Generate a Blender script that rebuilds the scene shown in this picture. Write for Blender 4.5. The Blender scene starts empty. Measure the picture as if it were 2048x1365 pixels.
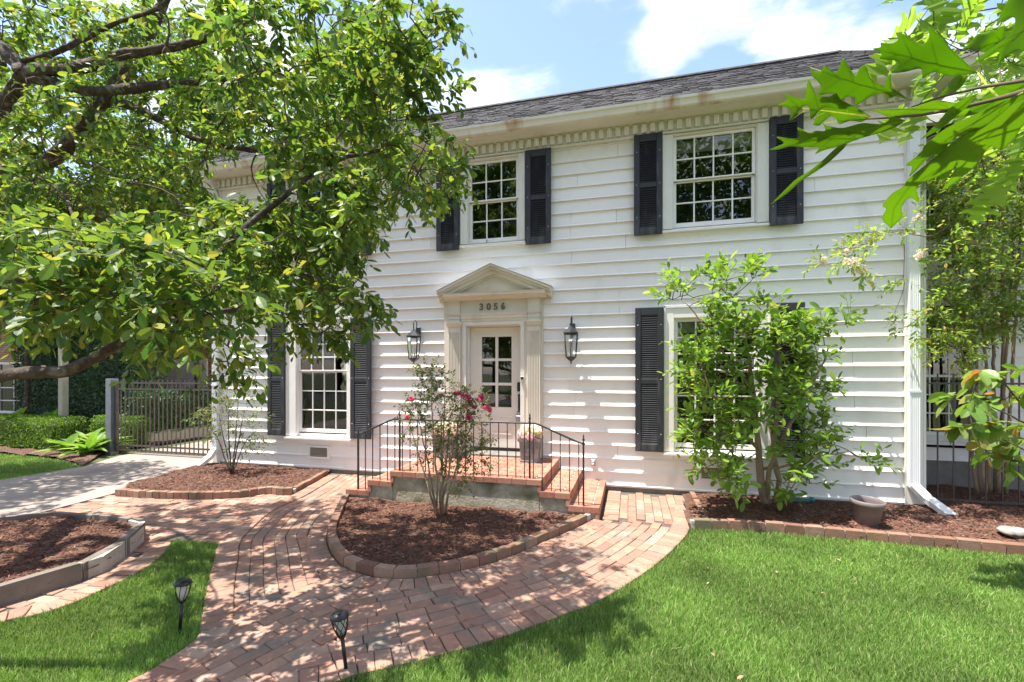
import bpy, bmesh, math, random
import numpy as np
from mathutils import Vector, Matrix
from mathutils.geometry import tessellate_polygon, delaunay_2d_cdt

SC = bpy.context.scene
COL = SC.collection
random.seed(7)
R_ = math.radians

# ------------------------------------------------------------------ camera
CAM_D, CAM_H, YAW = 7.4, 1.87, math.atan(238 / 910.0)
cd = bpy.data.cameras.new('camera')
cd.lens, cd.sensor_width, cd.shift_y = 16.0, 36.0, 0.0305
cd.clip_start, cd.clip_end = 0.05, 2000
cam = bpy.data.objects.new('camera', cd)
cam.location = (0, -CAM_D, CAM_H)
cam.rotation_euler = (R_(90), 0, YAW)
COL.objects.link(cam)
SC.camera = cam

# ------------------------------------------------------------------ sky, sun, exposure
SUN_EL, SUN_AZ = R_(72), R_(64)          # azimuth: from the wall normal towards the left
SUN_STRENGTH, SKY_STRENGTH, EXPOSURE = 3.8, 0.15, 1.60
sdir = Vector((-math.sin(SUN_AZ) * math.cos(SUN_EL), -math.cos(SUN_AZ) * math.cos(SUN_EL), math.sin(SUN_EL)))
sl = bpy.data.lights.new('sun', 'SUN')
sl.energy, sl.angle, sl.color = SUN_STRENGTH, R_(0.53), (1.0, 0.95, 0.87)
so = bpy.data.objects.new('sun', sl)
so.rotation_euler = sdir.to_track_quat('Z', 'Y').to_euler()
so.location = (-6, -8, 14)
COL.objects.link(so)

world = bpy.data.worlds.new('World')
SC.world = world
world.use_nodes = True
nt = world.node_tree
nt.nodes.clear()
N = nt.nodes.new
L = nt.links.new
out = N('ShaderNodeOutputWorld'); bg = N('ShaderNodeBackground')
bg.inputs['Strength'].default_value = SKY_STRENGTH
sky = N('ShaderNodeTexSky'); sky.sky_type = 'NISHITA'; sky.sun_disc = False
sky.sun_elevation = SUN_EL; sky.sun_rotation = math.atan2(sdir.x, sdir.y)
sky.air_density, sky.dust_density, sky.ozone_density = 1.0, 0.8, 2.0
tc = N('ShaderNodeTexCoord')
sep = N('ShaderNodeSeparateXYZ'); L(tc.outputs['Generated'], sep.inputs[0])
zc = N('ShaderNodeMath'); zc.operation = 'MAXIMUM'; L(sep.outputs['Z'], zc.inputs[0]); zc.inputs[1].default_value = 0.0
za = N('ShaderNodeMath'); za.operation = 'ADD'; L(zc.outputs[0], za.inputs[0]); za.inputs[1].default_value = 0.18
dx = N('ShaderNodeMath'); dx.operation = 'DIVIDE'; L(sep.outputs['X'], dx.inputs[0]); L(za.outputs[0], dx.inputs[1])
dy = N('ShaderNodeMath'); dy.operation = 'DIVIDE'; L(sep.outputs['Y'], dy.inputs[0]); L(za.outputs[0], dy.inputs[1])
cx = N('ShaderNodeCombineXYZ'); L(dx.outputs[0], cx.inputs[0]); L(dy.outputs[0], cx.inputs[1])
mp = N('ShaderNodeMapping'); L(cx.outputs[0], mp.inputs['Vector']); mp.inputs['Location'].default_value = (3.3, 1.9, 0.4)
mp.inputs['Scale'].default_value = (1.0, 1.35, 1.0)
nz = N('ShaderNodeTexNoise'); L(mp.outputs[0], nz.inputs['Vector'])
nz.inputs['Scale'].default_value = 2.3; nz.inputs['Detail'].default_value = 9; nz.inputs['Roughness'].default_value = 0.52
nz.inputs['Distortion'].default_value = 0.15
cr = N('ShaderNodeValToRGB'); L(nz.outputs['Fac'], cr.inputs[0])
cr.color_ramp.elements[0].position = 0.45; cr.color_ramp.elements[1].position = 0.60
cr.color_ramp.interpolation = 'EASE'
nz2 = N('ShaderNodeTexNoise'); L(mp.outputs[0], nz2.inputs['Vector'])
nz2.inputs['Scale'].default_value = 2.6; nz2.inputs['Detail'].default_value = 6
cr2 = N('ShaderNodeValToRGB'); L(nz2.outputs['Fac'], cr2.inputs[0])
cr2.color_ramp.elements[0].position = 0.35; cr2.color_ramp.elements[0].color = (2.3, 2.6, 3.0, 1)
cr2.color_ramp.elements[1].position = 0.58; cr2.color_ramp.elements[1].color = (3.4, 3.4, 3.45, 1)
sk2 = N('ShaderNodeMixRGB'); sk2.blend_type = 'MULTIPLY'; sk2.inputs[0].default_value = 1.0
L(sky.outputs[0], sk2.inputs[1]); sk2.inputs[2].default_value = (.95, .88, .95, 1)
mx = N('ShaderNodeMixRGB'); L(cr.outputs[0], mx.inputs[0]); L(sk2.outputs[0], mx.inputs[1]); L(cr2.outputs[0], mx.inputs[2])
L(mx.outputs[0], bg.inputs['Color']); L(bg.outputs[0], out.inputs[0])

SC.view_settings.view_transform = 'Standard'
SC.view_settings.look = 'None'
SC.view_settings.exposure = EXPOSURE
SC.view_settings.gamma = 1.0
SC.cycles.max_bounces = 8
SC.cycles.diffuse_bounces = 4
SC.cycles.transparent_max_bounces = 12
SC.cycles.caustics_reflective = False
SC.cycles.caustics_refractive = False

# ------------------------------------------------------------------ helpers
_ca, _sa = math.cos(YAW), math.sin(YAW)
def ray(u, v):
    t = (u - 1024) / 910.0
    return np.array((-_sa + t * _ca, _ca + t * _sa, (745 - v) / 910.0))
def at(u, v, k):                       # point seen at (u, v), k metres ahead of the camera
    return np.array((0, -CAM_D, CAM_H)) + ray(u, v) * k
def gnd(u, v, z=0.0):                  # point of a level surface at height z
    r = ray(u, v); k = (z - CAM_H) / r[2]
    return (float(r[0] * k), float(r[1] * k - CAM_D))
def depth_of(x, y): return -_sa * x + _ca * (y + CAM_D)

def prop(o, label=None, cat=None, group=None, kind=None):
    if label: o['label'] = label
    if cat: o['category'] = cat
    if group: o['group'] = group
    if kind: o['kind'] = kind
    return o
def link(name, data, parent=None):
    o = bpy.data.objects.new(name, data)
    COL.objects.link(o)
    if parent is not None: o.parent = parent
    return o
def thing(name, label, cat, loc=(0, 0, 0), rz=0.0, group=None):
    o = link(name, None); o.location = loc; o.rotation_euler = (0, 0, rz)
    o.empty_display_size = 0.1
    return prop(o, label, cat, group)
def copy_tree(o, parent=None):
    c = o.copy(); COL.objects.link(c); c.parent = parent
    for ch in list(o.children): copy_tree(ch, c)
    return c

class MB:
    def __init__(s): s.v = []; s.f = []; s.sm = []
    def add(s, vs, fs, smooth=False):
        b = len(s.v); s.v += [tuple(map(float, p)) for p in vs]
        s.f += [tuple(b + i for i in f) for f in fs]; s.sm += [smooth] * len(fs)
        return s
    def box(s, x0, x1, y0, y1, z0, z1):
        vs = [(x, y, z) for z in (z0, z1) for y in (y0, y1) for x in (x0, x1)]
        return s.add(vs, [(0, 2, 3, 1), (4, 5, 7, 6), (0, 1, 5, 4), (2, 6, 7, 3), (0, 4, 6, 2), (1, 3, 7, 5)])
    def cbox(s, x0, x1, y0, y1, z0, z1, c=.004):       # box with all edges chamfered by c
        def r(x, y, z, ax):
            sx, sy, sz = (x - (x0 + x1) / 2 > 0), (y - (y0 + y1) / 2 > 0), (z - (z0 + z1) / 2 > 0)
            return (x if ax == 0 else x + (-c if sx else c), y if ax == 1 else y + (-c if sy else c), z if ax == 2 else z + (-c if sz else c))
        vs = []
        for ax in range(3):
            for z in (z0, z1):
                for y in (y0, y1):
                    for x in (x0, x1): vs.append(r(x, y, z, ax))
        I = lambda ax, i, j, k: ax * 8 + k * 4 + j * 2 + i
        fs = []
        for a in (0, 1):
            fs.append([I(0, a, 0, 0), I(0, a, 0, 1), I(0, a, 1, 1), I(0, a, 1, 0)][::1 if a == 0 else -1])
            fs.append([I(1, 0, a, 0), I(1, 1, a, 0), I(1, 1, a, 1), I(1, 0, a, 1)][::1 if a == 0 else -1])
            fs.append([I(2, 0, 0, a), I(2, 0, 1, a), I(2, 1, 1, a), I(2, 1, 0, a)][::1 if a == 0 else -1])
            for b in (0, 1):
                fs.append([I(0, a, b, 0), I(0, a, b, 1), I(1, a, b, 1), I(1, a, b, 0)])
                fs.append([I(0, a, 0, b), I(0, a, 1, b), I(2, a, 1, b), I(2, a, 0, b)])
                fs.append([I(1, 0, a, b), I(1, 1, a, b), I(2, 1, a, b), I(2, 0, a, b)])
                for d in (0, 1): fs.append([I(0, a, b, d), I(1, a, b, d), I(2, a, b, d)])
        return s.add(vs, fs)
    def prism(s, poly, axis, a0, a1, smooth=False):      # poly in the two other axes, extruded along axis
        def P(p, a):
            return (a, p[0], p[1]) if axis == 'x' else (p[0], a, p[1]) if axis == 'y' else (p[0], p[1], a)
        n = len(poly)
        vs = [P(p, a0) for p in poly] + [P(p, a1) for p in poly]
        fs = [(i, (i + 1) % n, n + (i + 1) % n, n + i) for i in range(n)]
        s.add(vs, fs, smooth)
        tri = tessellate_polygon([[Vector((p[0], p[1], 0)) for p in poly]])
        b = len(s.v) - 2 * n
        for t in tri:
            s.f.append(tuple(b + i for i in t)); s.sm.append(False)
            s.f.append(tuple(b + n + i for i in reversed(t))); s.sm.append(False)
        return s
    def tube(s, pts, rad, n=8, cap=True, smooth=True):
        pts = [Vector(p) for p in pts]
        if not hasattr(rad, '__len__'): rad = [rad] * len(pts)
        t0 = (pts[1] - pts[0]).normalized()
        ref = Vector((0, 0, 1)) if abs(t0.z) < .9 else Vector((1, 0, 0))
        x = t0.cross(ref).normalized()
        vs = []
        for i, p in enumerate(pts):
            t = (pts[min(i + 1, len(pts) - 1)] - pts[max(i - 1, 0)])
            t = t.normalized() if t.length > 1e-9 else t0
            x = (x - t * x.dot(t))
            x = x.normalized() if x.length > 1e-6 else t.orthogonal().normalized()
            y = t.cross(x)
            for k in range(n):
                a = 2 * math.pi * k / n
                vs.append(p + (x * math.cos(a) + y * math.sin(a)) * rad[i])
        fs = [(i * n + k, i * n + (k + 1) % n, (i + 1) * n + (k + 1) % n, (i + 1) * n + k) for i in range(len(pts) - 1) for k in range(n)]
        s.add(vs, fs, smooth)
        if cap:
            b = len(s.v) - len(vs)
            s.f.append(tuple(b + k for k in reversed(range(n)))); s.sm.append(False)
            s.f.append(tuple(b + (len(pts) - 1) * n + k for k in range(n))); s.sm.append(False)
        return s
    def lathe(s, prof, c=(0, 0, 0), n=16, smooth=True, off=0.0):   # prof: (r, z)
        vs = [(c[0] + r * math.cos(2 * math.pi * k / n + off), c[1] + r * math.sin(2 * math.pi * k / n + off), c[2] + z) for r, z in prof for k in range(n)]
        fs = [(i * n + k, i * n + (k + 1) % n, (i + 1) * n + (k + 1) % n, (i + 1) * n + k) for i in range(len(prof) - 1) for k in range(n)]
        return s.add(vs, fs, smooth)
    def mesh(s, name):
        m = bpy.data.meshes.new(name); m.from_pydata(s.v, [], s.f)
        m.polygons.foreach_set('use_smooth', s.sm); m.update()
        return m
    def build(s, name, mat, parent=None):
        m = s.mesh(name); m.materials.append(mat)
        return link(name, m, parent)

def np_mesh(name, V, T, mat, parent=None, smooth=False):
    V = np.asarray(V, np.float32); T = np.asarray(T, np.int32)
    m = bpy.data.meshes.new(name)
    m.vertices.add(len(V)); m.vertices.foreach_set('co', V.ravel())
    m.loops.add(T.size); m.loops.foreach_set('vertex_index', T.ravel())
    m.polygons.add(len(T)); m.polygons.foreach_set('loop_start', np.arange(0, T.size, 3, dtype=np.int32))
    m.polygons.foreach_set('use_smooth', np.full(len(T), smooth))
    m.update(calc_edges=True); m.materials.append(mat)
    return link(name, m, parent)

def catmull(pts, ds=.03):
    pts = [np.array(p, float) for p in pts]
    P = [2 * pts[0] - pts[1]] + pts + [2 * pts[-1] - pts[-2]]
    o = []
    for i in range(1, len(P) - 2):
        n = max(2, int(np.linalg.norm(P[i + 1] - P[i]) / ds))
        for k in range(n):
            t = k / n
            o.append(.5 * ((2 * P[i]) + (-P[i - 1] + P[i + 1]) * t + (2 * P[i - 1] - 5 * P[i] + 4 * P[i + 1] - P[i + 2]) * t * t + (-P[i - 1] + 3 * P[i] - 3 * P[i + 1] + P[i + 2]) * t ** 3))
    o.append(pts[-1])
    return np.array(o)

def in_poly(xy, poly):
    xy = np.atleast_2d(xy); x, y = xy[:, 0], xy[:, 1]
    c = np.zeros(len(xy), bool); n = len(poly)
    for i in range(n):
        x0, y0 = poly[i][:2]; x1, y1 = poly[i - 1][:2]
        if y0 == y1: continue
        c ^= ((y0 > y) != (y1 > y)) & (x < (x1 - x0) * (y - y0) / (y1 - y0) + x0)
    return c

# ------------------------------------------------------------------ materials
def mat(name, col, rough=.6, var=.0, vscale=8.0, bump=0.0, bscale=60.0, metal=0.0, spec=.5, island=0.0, cols=None, coords='Object', stretch=None, stain=None, coat=0.0):
    m = bpy.data.materials.new(name); m.use_nodes = True
    t = m.node_tree; nn = t.nodes.new; ll = t.links.new
    p = t.nodes['Principled BSDF']
    p.inputs['Roughness'].default_value = rough; p.inputs['Metallic'].default_value = metal
    p.inputs['Specular IOR Level'].default_value = spec; p.inputs['Coat Weight'].default_value = coat
    tcn = nn('ShaderNodeTexCoord'); vec = tcn.outputs[coords]
    if coords == 'World':
        pass
    if stretch:
        mpn = nn('ShaderNodeMapping'); mpn.inputs['Scale'].default_value = stretch; ll(vec, mpn.inputs[0]); vec = mpn.outputs[0]
    if cols or island:
        g = nn('ShaderNodeNewGeometry'); oi = nn('ShaderNodeObjectInfo')
        a = nn('ShaderNodeMath'); a.operation = 'ADD'; ll(g.outputs['Random Per Island'], a.inputs[0]); ll(oi.outputs['Random'], a.inputs[1])
        fr = nn('ShaderNodeMath'); fr.operation = 'FRACT'; ll(a.outputs[0], fr.inputs[0])
        rnd = fr.outputs[0]
    if cols:
        r = nn('ShaderNodeValToRGB'); r.color_ramp.interpolation = 'LINEAR'
        while len(r.color_ramp.elements) < len(cols): r.color_ramp.elements.new(.5)
        for i, c in enumerate(cols):
            r.color_ramp.elements[i].position = i / (len(cols) - 1); r.color_ramp.elements[i].color = (*c, 1)
        ll(rnd, r.inputs[0]); c_out = r.outputs[0]
    else:
        rg = nn('ShaderNodeRGB'); rg.outputs[0].default_value = (*col, 1); c_out = rg.outputs[0]
        if island:
            hv = nn('ShaderNodeHueSaturation'); ll(c_out, hv.inputs['Color'])
            mr = nn('ShaderNodeMapRange'); ll(rnd, mr.inputs[0]); mr.inputs[3].default_value = 1 - island; mr.inputs[4].default_value = 1 + island
            ll(mr.outputs[0], hv.inputs['Value']); c_out = hv.outputs[0]
    if var:
        n1 = nn('ShaderNodeTexNoise'); n1.inputs['Scale'].default_value = vscale; n1.inputs['Detail'].default_value = 6; n1.inputs['Roughness'].default_value = .65
        ll(vec, n1.inputs['Vector'])
        mr = nn('ShaderNodeMapRange'); ll(n1.outputs['Fac'], mr.inputs[0]); mr.inputs[1].default_value = .25; mr.inputs[2].default_value = .75
        mr.inputs[3].default_value = 1 - var; mr.inputs[4].default_value = 1 + var
        hv = nn('ShaderNodeHueSaturation'); ll(c_out, hv.inputs['Color']); ll(mr.outputs[0], hv.inputs['Value']); c_out = hv.outputs[0]
    if stain:                      # (colour, scale, low, high, stretch)
        sc, ss, lo, hi, st = stain
        ms = nn('ShaderNodeMapping'); ms.inputs['Scale'].default_value = st; ll(tcn.outputs[coords], ms.inputs[0])
        n2 = nn('ShaderNodeTexNoise'); n2.inputs['Scale'].default_value = ss; n2.inputs['Detail'].default_value = 5; ll(ms.outputs[0], n2.inputs['Vector'])
        mr = nn('ShaderNodeMapRange'); ll(n2.outputs['Fac'], mr.inputs[0]); mr.inputs[1].default_value = lo; mr.inputs[2].default_value = hi; mr.clamp = True
        mxx = nn('ShaderNodeMixRGB'); ll(mr.outputs[0], mxx.inputs[0]); ll(c_out, mxx.inputs[1]); mxx.inputs[2].default_value = (*sc, 1); c_out = mxx.outputs[0]
    ll(c_out, p.inputs['Base Color'])
    if bump:
        n3 = nn('ShaderNodeTexNoise'); n3.inputs['Scale'].default_value = bscale; n3.inputs['Detail'].default_value = 5; ll(vec, n3.inputs['Vector'])
        b = nn('ShaderNodeBump'); b.inputs['Strength'].default_value = bump; b.inputs['Distance'].default_value = .01
        ll(n3.outputs['Fac'], b.inputs['Height']); ll(b.outputs[0], p.inputs['Normal'])
    return m

def leaf_mat(name, cols, trans=.35, rough=.45, back=1.15, spec=.35):
    m = bpy.data.materials.new(name); m.use_nodes = True
    t = m.node_tree; nn = t.nodes.new; ll = t.links.new
    p = t.nodes['Principled BSDF']; o = t.nodes['Material Output']
    p.inputs['Roughness'].default_value = rough; p.inputs['Specular IOR Level'].default_value = spec
    g = nn('ShaderNodeNewGeometry'); r = nn('ShaderNodeValToRGB')
    while len(r.color_ramp.elements) < len(cols): r.color_ramp.elements.new(.5)
    for i, (pos, c) in enumerate(cols):
        r.color_ramp.elements[i].position = pos; r.color_ramp.elements[i].color = (*c, 1)
    ll(g.outputs['Random Per Island'], r.inputs[0])
    tcn = nn('ShaderNodeTexCoord'); n1 = nn('ShaderNodeTexNoise'); n1.inputs['Scale'].default_value = 1.1; n1.inputs['Detail'].default_value = 2
    ll(tcn.outputs['Object'], n1.inputs['Vector'])
    mr = nn('ShaderNodeMapRange'); ll(n1.outputs['Fac'], mr.inputs[0]); mr.inputs[1].default_value = .3; mr.inputs[2].default_value = .7; mr.inputs[3].default_value = .72; mr.inputs[4].default_value = 1.28
    hv = nn('ShaderNodeHueSaturation'); ll(r.outputs[0], hv.inputs['Color']); ll(mr.outputs[0], hv.inputs['Value'])
    ll(hv.outputs[0], p.inputs['Base Color'])
    tr = nn('ShaderNodeBsdfTranslucent')
    h2 = nn('ShaderNodeHueSaturation'); ll(hv.outputs[0], h2.inputs['Color']); h2.inputs['Hue'].default_value = .485; h2.inputs['Saturation'].default_value = 1.1; h2.inputs['Value'].default_value = 1.9
    ll(h2.outputs[0], tr.inputs[0])
    mxs = nn('ShaderNodeMixShader'); mxs.inputs[0].default_value = trans
    ll(p.outputs[0], mxs.inputs[1]); ll(tr.outputs[0], mxs.inputs[2]); ll(mxs.outputs[0], o.inputs[0])
    return m

M = {}
M['paint'] = mat('white_siding_paint', (.87, .84, .81), .5, .03, 3, .05, 40, stain=((.72, .68, .62), 2.2, .58, .82, (1.2, 1, .6)), island=.035)
M['trim'] = mat('cream_trim_paint', (.74, .72, .66), .48, .04, 4, .05, 50, stain=((.56, .53, .46), 3.0, .60, .85, (1, 1, .5)))
M['doortrim'] = mat('beige_door_trim', (.68, .635, .55), .5, .05, 4, .05, 50, stain=((.52, .47, .38), 3.0, .58, .85, (1, 1, .5)))
M['sash'] = mat('white_sash_paint', (.84, .82, .78), .45, .03, 5, .08, 60)
M['door'] = mat('cream_door_paint', (.74, .71, .65), .42, .02, 3, .02, 40)
M['gutter'] = mat('stained_cream_gutter', (.74, .70, .60), .45, .06, 4, .03, 40, stain=((.42, .24, .11), 1.6, .60, .72, (1.6, 1, .05)))
M['alu'] = mat('white_aluminium', (.80, .81, .82), .35, .03, 6)
M['shutter'] = mat('charcoal_shutter_paint', (.022, .023, .029), .5, .25, 7, .1, 40, stain=((.10, .10, .11), 5.0, .56, .78, (1, 1, .35)))
M['iron'] = mat('black_iron', (.018, .017, .017), .42, .3, 20, .1, 80)
M['lantern'] = mat('dark_lantern_metal', (.045, .048, .055), .38, .25, 14, .05, 60, metal=.5)
M['steel'] = mat('weathered_gate_metal', (.085, .068, .06), .5, .35, 5, .08, 40, metal=.2)
M['greypost'] = mat('grey_metal', (.19, .20, .23), .45, .2, 4, .05, 30, metal=.3)
M['screw'] = mat('screw_metal', (.5, .5, .5), .35, metal=.8)
M['shingle'] = mat('dark_roof_shingle', (0, 0, 0), .85, .15, 9, .4, 60, cols=[(0.0263, 0.0245, 0.0263), (0.0395, 0.0365, 0.0382), (0.0316, 0.0294, 0.0309), (0.0527, 0.0490, 0.0494), (0.0359, 0.0326, 0.0348)])
M['brickp'] = mat('path_brick', (0, 0, 0), .85, .22, 16, .35, 110, cols=[(0.2938, 0.1555, 0.1058), (0.3856, 0.2290, 0.1587), (0.2662, 0.1339, 0.0936), (0.4131, 0.2678, 0.1954), (0.3397, 0.1858, 0.1302), (0.2846, 0.1728, 0.1262), (0.3856, 0.1987, 0.1343), (0.4406, 0.3024, 0.2238)], stain=((.19, .16, .13), 3.2, .50, .72, (1, 1, 1)), coords='Object')
M['brickr'] = mat('porch_brick', (0, 0, 0), .8, .2, 18, .3, 110, cols=[(.36, .155, .10), (.44, .215, .145), (.32, .13, .085), (.48, .26, .18)])
M['bricke'] = mat('edging_brick', (0, 0, 0), .85, .25, 16, .4, 90, cols=[(0.2160, 0.1066, 0.0702), (0.2970, 0.1640, 0.1092), (0.1800, 0.0902, 0.0624), (0.3420, 0.2214, 0.1560)], stain=((.13, .12, .07), 4, .5, .72, (1, 1, 1)))
M['sand'] = mat('dark_joint_sand', (.11, .09, .07), .95, .3, 20, .4, 120)
M['mortar'] = mat('pale_mortar', (.45, .40, .34), .95, .2, 20, .3, 120)
M['conc'] = mat('driveway_concrete', (.31, .255, .215), .85, .14, 3, .25, 90, stain=((.20, .165, .14), 1.2, .5, .75, (1, .35, 1)))
M['concblock'] = mat('concrete_edging', (.19, .155, .13), .9, .25, 6, .5, 70, stain=((.11, .10, .075), 3, .52, .75, (1, 1, 1)))
M['mossy'] = mat('mossy_porch_concrete', (.42, .38, .29), .95, .35, 9, .8, 35, stain=((.15, .145, .07), 2.6, .44, .66, (1, 1, 1.4)))
M['found'] = mat('foundation_concrete', (.20, .185, .165), .95, .25, 6, .4, 60)
M['mulchbed'] = mat('mulch_soil', (.105, .055, .037), .95, .45, 18, 1.0, 45)
M['mulch'] = mat('bark_mulch', (0, 0, 0), .9, .2, 30, .3, 120, cols=[(0.0666, 0.0272, 0.0172), (0.1554, 0.0598, 0.0356), (0.1036, 0.0394, 0.0244), (0.2146, 0.0918, 0.0561), (0.0518, 0.0224, 0.0152), (0.1776, 0.0680, 0.0409), (0.3108, 0.1836, 0.1254)])
M['litter'] = mat('leaf_litter', (0, 0, 0), .9, .2, 30, cols=[(.25, .15, .09), (.38, .28, .18), (.16, .09, .055), (.30, .20, .12)])
M['soil'] = mat('lawn_soil', (.07, .085, .03), .95, .4, 9, .5, 50)
M['grass'] = leaf_mat('grass_blades', [(0, (0.1012, 0.2000, 0.0360)), (.35, (0.1518, 0.2700, 0.0560)), (.7, (0.1978, 0.3200, 0.0720)), (.90, (0.2576, 0.3600, 0.1120)), (1, (0.4140, 0.4000, 0.2000))], .34, .7)
M['leafA'] = leaf_mat('oak_tree_leaves', [(0, (0.0425, 0.1012, 0.0221)), (.3, (0.0765, 0.1452, 0.0284)), (.65, (0.1317, 0.2068, 0.0355)), (.92, (0.1869, 0.2508, 0.0434)), (1, (0.3228, 0.2992, 0.0630))], .42, .42)
M['leafB'] = leaf_mat('background_leaves', [(0, (.06, .13, .025)), (.5, (.12, .22, .035)), (1, (.20, .30, .06))], .42, .5)
M['leafMag'] = leaf_mat('magnolia_leaves', [(0, (.095, .19, .03)), (.5, (.155, .27, .045)), (.9, (.22, .345, .06)), (1, (.33, .38, .09))], .45, .45)
M['leafCrape'] = leaf_mat('crape_leaves', [(0, (.06, .11, .03)), (.5, (.105, .155, .045)), (.85, (.17, .21, .06)), (1, (.28, .15, .06))], .35, .5)
M['leafWC'] = leaf_mat('pale_crape_leaves', [(0, (.11, .20, .04)), (.5, (.19, .29, .055)), (.92, (.29, .36, .08)), (1, (.40, .27, .08))], .48, .5)
M['leafOak'] = leaf_mat('lobed_oak_leaves', [(0, (0.1318, 0.2368, 0.0366)), (.5, (0.1572, 0.2677, 0.0418)), (1, (0.1927, 0.2986, 0.0522))], .6, .5, spec=.25)
M['leafVein'] = leaf_mat('oak_leaf_vein', [(0, (.42, .50, .12)), (1, (.46, .52, .14))], .55, .6, spec=.1)
M['leafDog'] = leaf_mat('broad_leaves', [(0, (.10, .20, .03)), (.55, (.16, .26, .05)), (.82, (.24, .30, .07)), (1, (.36, .17, .05))], .4, .4)
M['leafIvy'] = leaf_mat('ivy_leaves', [(0, (.022, .06, .018)), (.6, (.04, .09, .026)), (1, (.07, .13, .04))], .2, .4)
M['leafBox'] = leaf_mat('boxwood_leaves', [(0, (.07, .15, .02)), (.5, (.12, .22, .03)), (1, (.20, .30, .045))], .35, .45)
M['leafHosta'] = leaf_mat('strap_leaves', [(0, (.09, .20, .03)), (.6, (.15, .27, .045)), (1, (.24, .34, .09))], .38, .4)
M['bark'] = mat('grey_brown_bark', (.062, .042, .030), .95, .6, 30, 1.0, 70, stain=((.20, .175, .15), 16, .52, .7, (1, 1, 1)))
M['twig'] = mat('brown_twig', (.10, .068, .045), .9, .3, 20)
M['barkPale'] = mat('pale_smooth_bark', (.30, .22, .15), .85, .3, 9, .3, 40, stain=((.17, .12, .085), 5, .5, .7, (1, 1, .4)))
M['pinkfl'] = leaf_mat('deep_pink_petals', [(0, (.50, .012, .10)), (.5, (.72, .03, .19)), (1, (.85, .12, .36))], .35, .7)
M['whitefl'] = leaf_mat('white_petals', [(0, (.55, .48, .38)), (.6, (.75, .71, .64)), (1, (.55, .40, .28))], .3, .6)
M['hydr'] = leaf_mat('pale_hydrangea_petals', [(0, (.80, .46, .52)), (.3, (.82, .62, .70)), (.5, (.80, .40, .34)), (.7, (.82, .78, .70)), (1, (.70, .76, .50))], .3, .6)
M['hydrw'] = leaf_mat('white_hydrangea_petals', [(0, (.78, .80, .62)), (1, (.84, .82, .74))], .3, .6)
M['planter'] = mat('grey_lead_planter', (.20, .20, .20), .7, .35, 6, .25, 50, stain=((.38, .37, .36), 5, .52, .75, (1, 1, .6)))
M['pot'] = mat('taupe_plastic', (.20, .165, .165), .45, .1, 5, .05, 40)
M['black'] = mat('black_plastic', (.012, .012, .013), .35)
M['grey'] = mat('grey_plastic', (.40, .40, .41), .4)
M['teal'] = mat('teal_plastic', (.02, .22, .24), .4)
M['rock'] = mat('river_rock', (.30, .28, .25), .85, .35, 9, .6, 30, stain=((.07, .07, .07), 5, .5, .62, (1, 1, 2)))
M['candle'] = mat('candle_sleeve', (.75, .72, .65), .6)
M['curtain'] = mat('white_curtain', (.65, .66, .64), .9, .1, 6)
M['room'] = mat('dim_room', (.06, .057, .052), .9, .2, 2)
M['shade'] = mat('roller_shade', (.55, .52, .45), .8)
M['pole'] = mat('weathered_pole', (.42, .38, .30), .9, .15, 5, .3, 30)
M['bulb'] = mat('frosted_cover', (.55, .55, .53), .3)

def glass_mat(name, ior=1.9, tint=(.88, .90, .88)):
    m = bpy.data.materials.new(name); m.use_nodes = True
    t = m.node_tree; t.nodes.clear(); nn = t.nodes.new; ll = t.links.new
    o = nn('ShaderNodeOutputMaterial'); tr = nn('ShaderNodeBsdfTransparent'); tr.inputs[0].default_value = (*tint, 1)
    gl = nn('ShaderNodeBsdfGlossy'); gl.inputs['Roughness'].default_value = .01
    fr = nn('ShaderNodeFresnel'); fr.inputs['IOR'].default_value = ior
    tcn = nn('ShaderNodeTexCoord'); n1 = nn('ShaderNodeTexNoise'); n1.inputs['Scale'].default_value = 3; ll(tcn.outputs['Object'], n1.inputs['Vector'])
    b = nn('ShaderNodeBump'); b.inputs['Strength'].default_value = .06; b.inputs['Distance'].default_value = .01; ll(n1.outputs['Fac'], b.inputs['Height']); ll(b.outputs[0], gl.inputs['Normal'])
    mxs = nn('ShaderNodeMixShader'); ll(fr.outputs[0], mxs.inputs[0]); ll(tr.outputs[0], mxs.inputs[1]); ll(gl.outputs[0], mxs.inputs[2]); ll(mxs.outputs[0], o.inputs[0])
    return m
M['glass'] = glass_mat('window_glass', 1.75)
M['lglass'] = glass_mat('lantern_glass', 1.5, (.95, .96, .96))

def brickwall_mat():
    m = bpy.data.materials.new('far_red_brick'); m.use_nodes = True
    t = m.node_tree; nn = t.nodes.new; ll = t.links.new; p = t.nodes['Principled BSDF']; p.inputs['Roughness'].default_value = .9
    tcn = nn('ShaderNodeTexCoord'); sp = nn('ShaderNodeSeparateXYZ'); ll(tcn.outputs['Object'], sp.inputs[0])
    ad = nn('ShaderNodeMath'); ad.operation = 'ADD'; ll(sp.outputs['X'], ad.inputs[0]); ll(sp.outputs['Y'], ad.inputs[1])
    cb = nn('ShaderNodeCombineXYZ'); ll(ad.outputs[0], cb.inputs[0]); ll(sp.outputs['Z'], cb.inputs[1])
    b = nn('ShaderNodeTexBrick'); ll(cb.outputs[0], b.inputs['Vector']); b.inputs['Scale'].default_value = 1
    b.inputs['Brick Width'].default_value = .21; b.inputs['Row Height'].default_value = .075; b.inputs['Mortar Size'].default_value = .008
    b.inputs['Color1'].default_value = (.34, .115, .065, 1); b.inputs['Color2'].default_value = (.44, .18, .10, 1); b.inputs['Mortar'].default_value = (.45, .38, .32, 1)
    ll(b.outputs[0], p.inputs['Base Color'])
    return m
M['farbrick'] = brickwall_mat()

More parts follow.
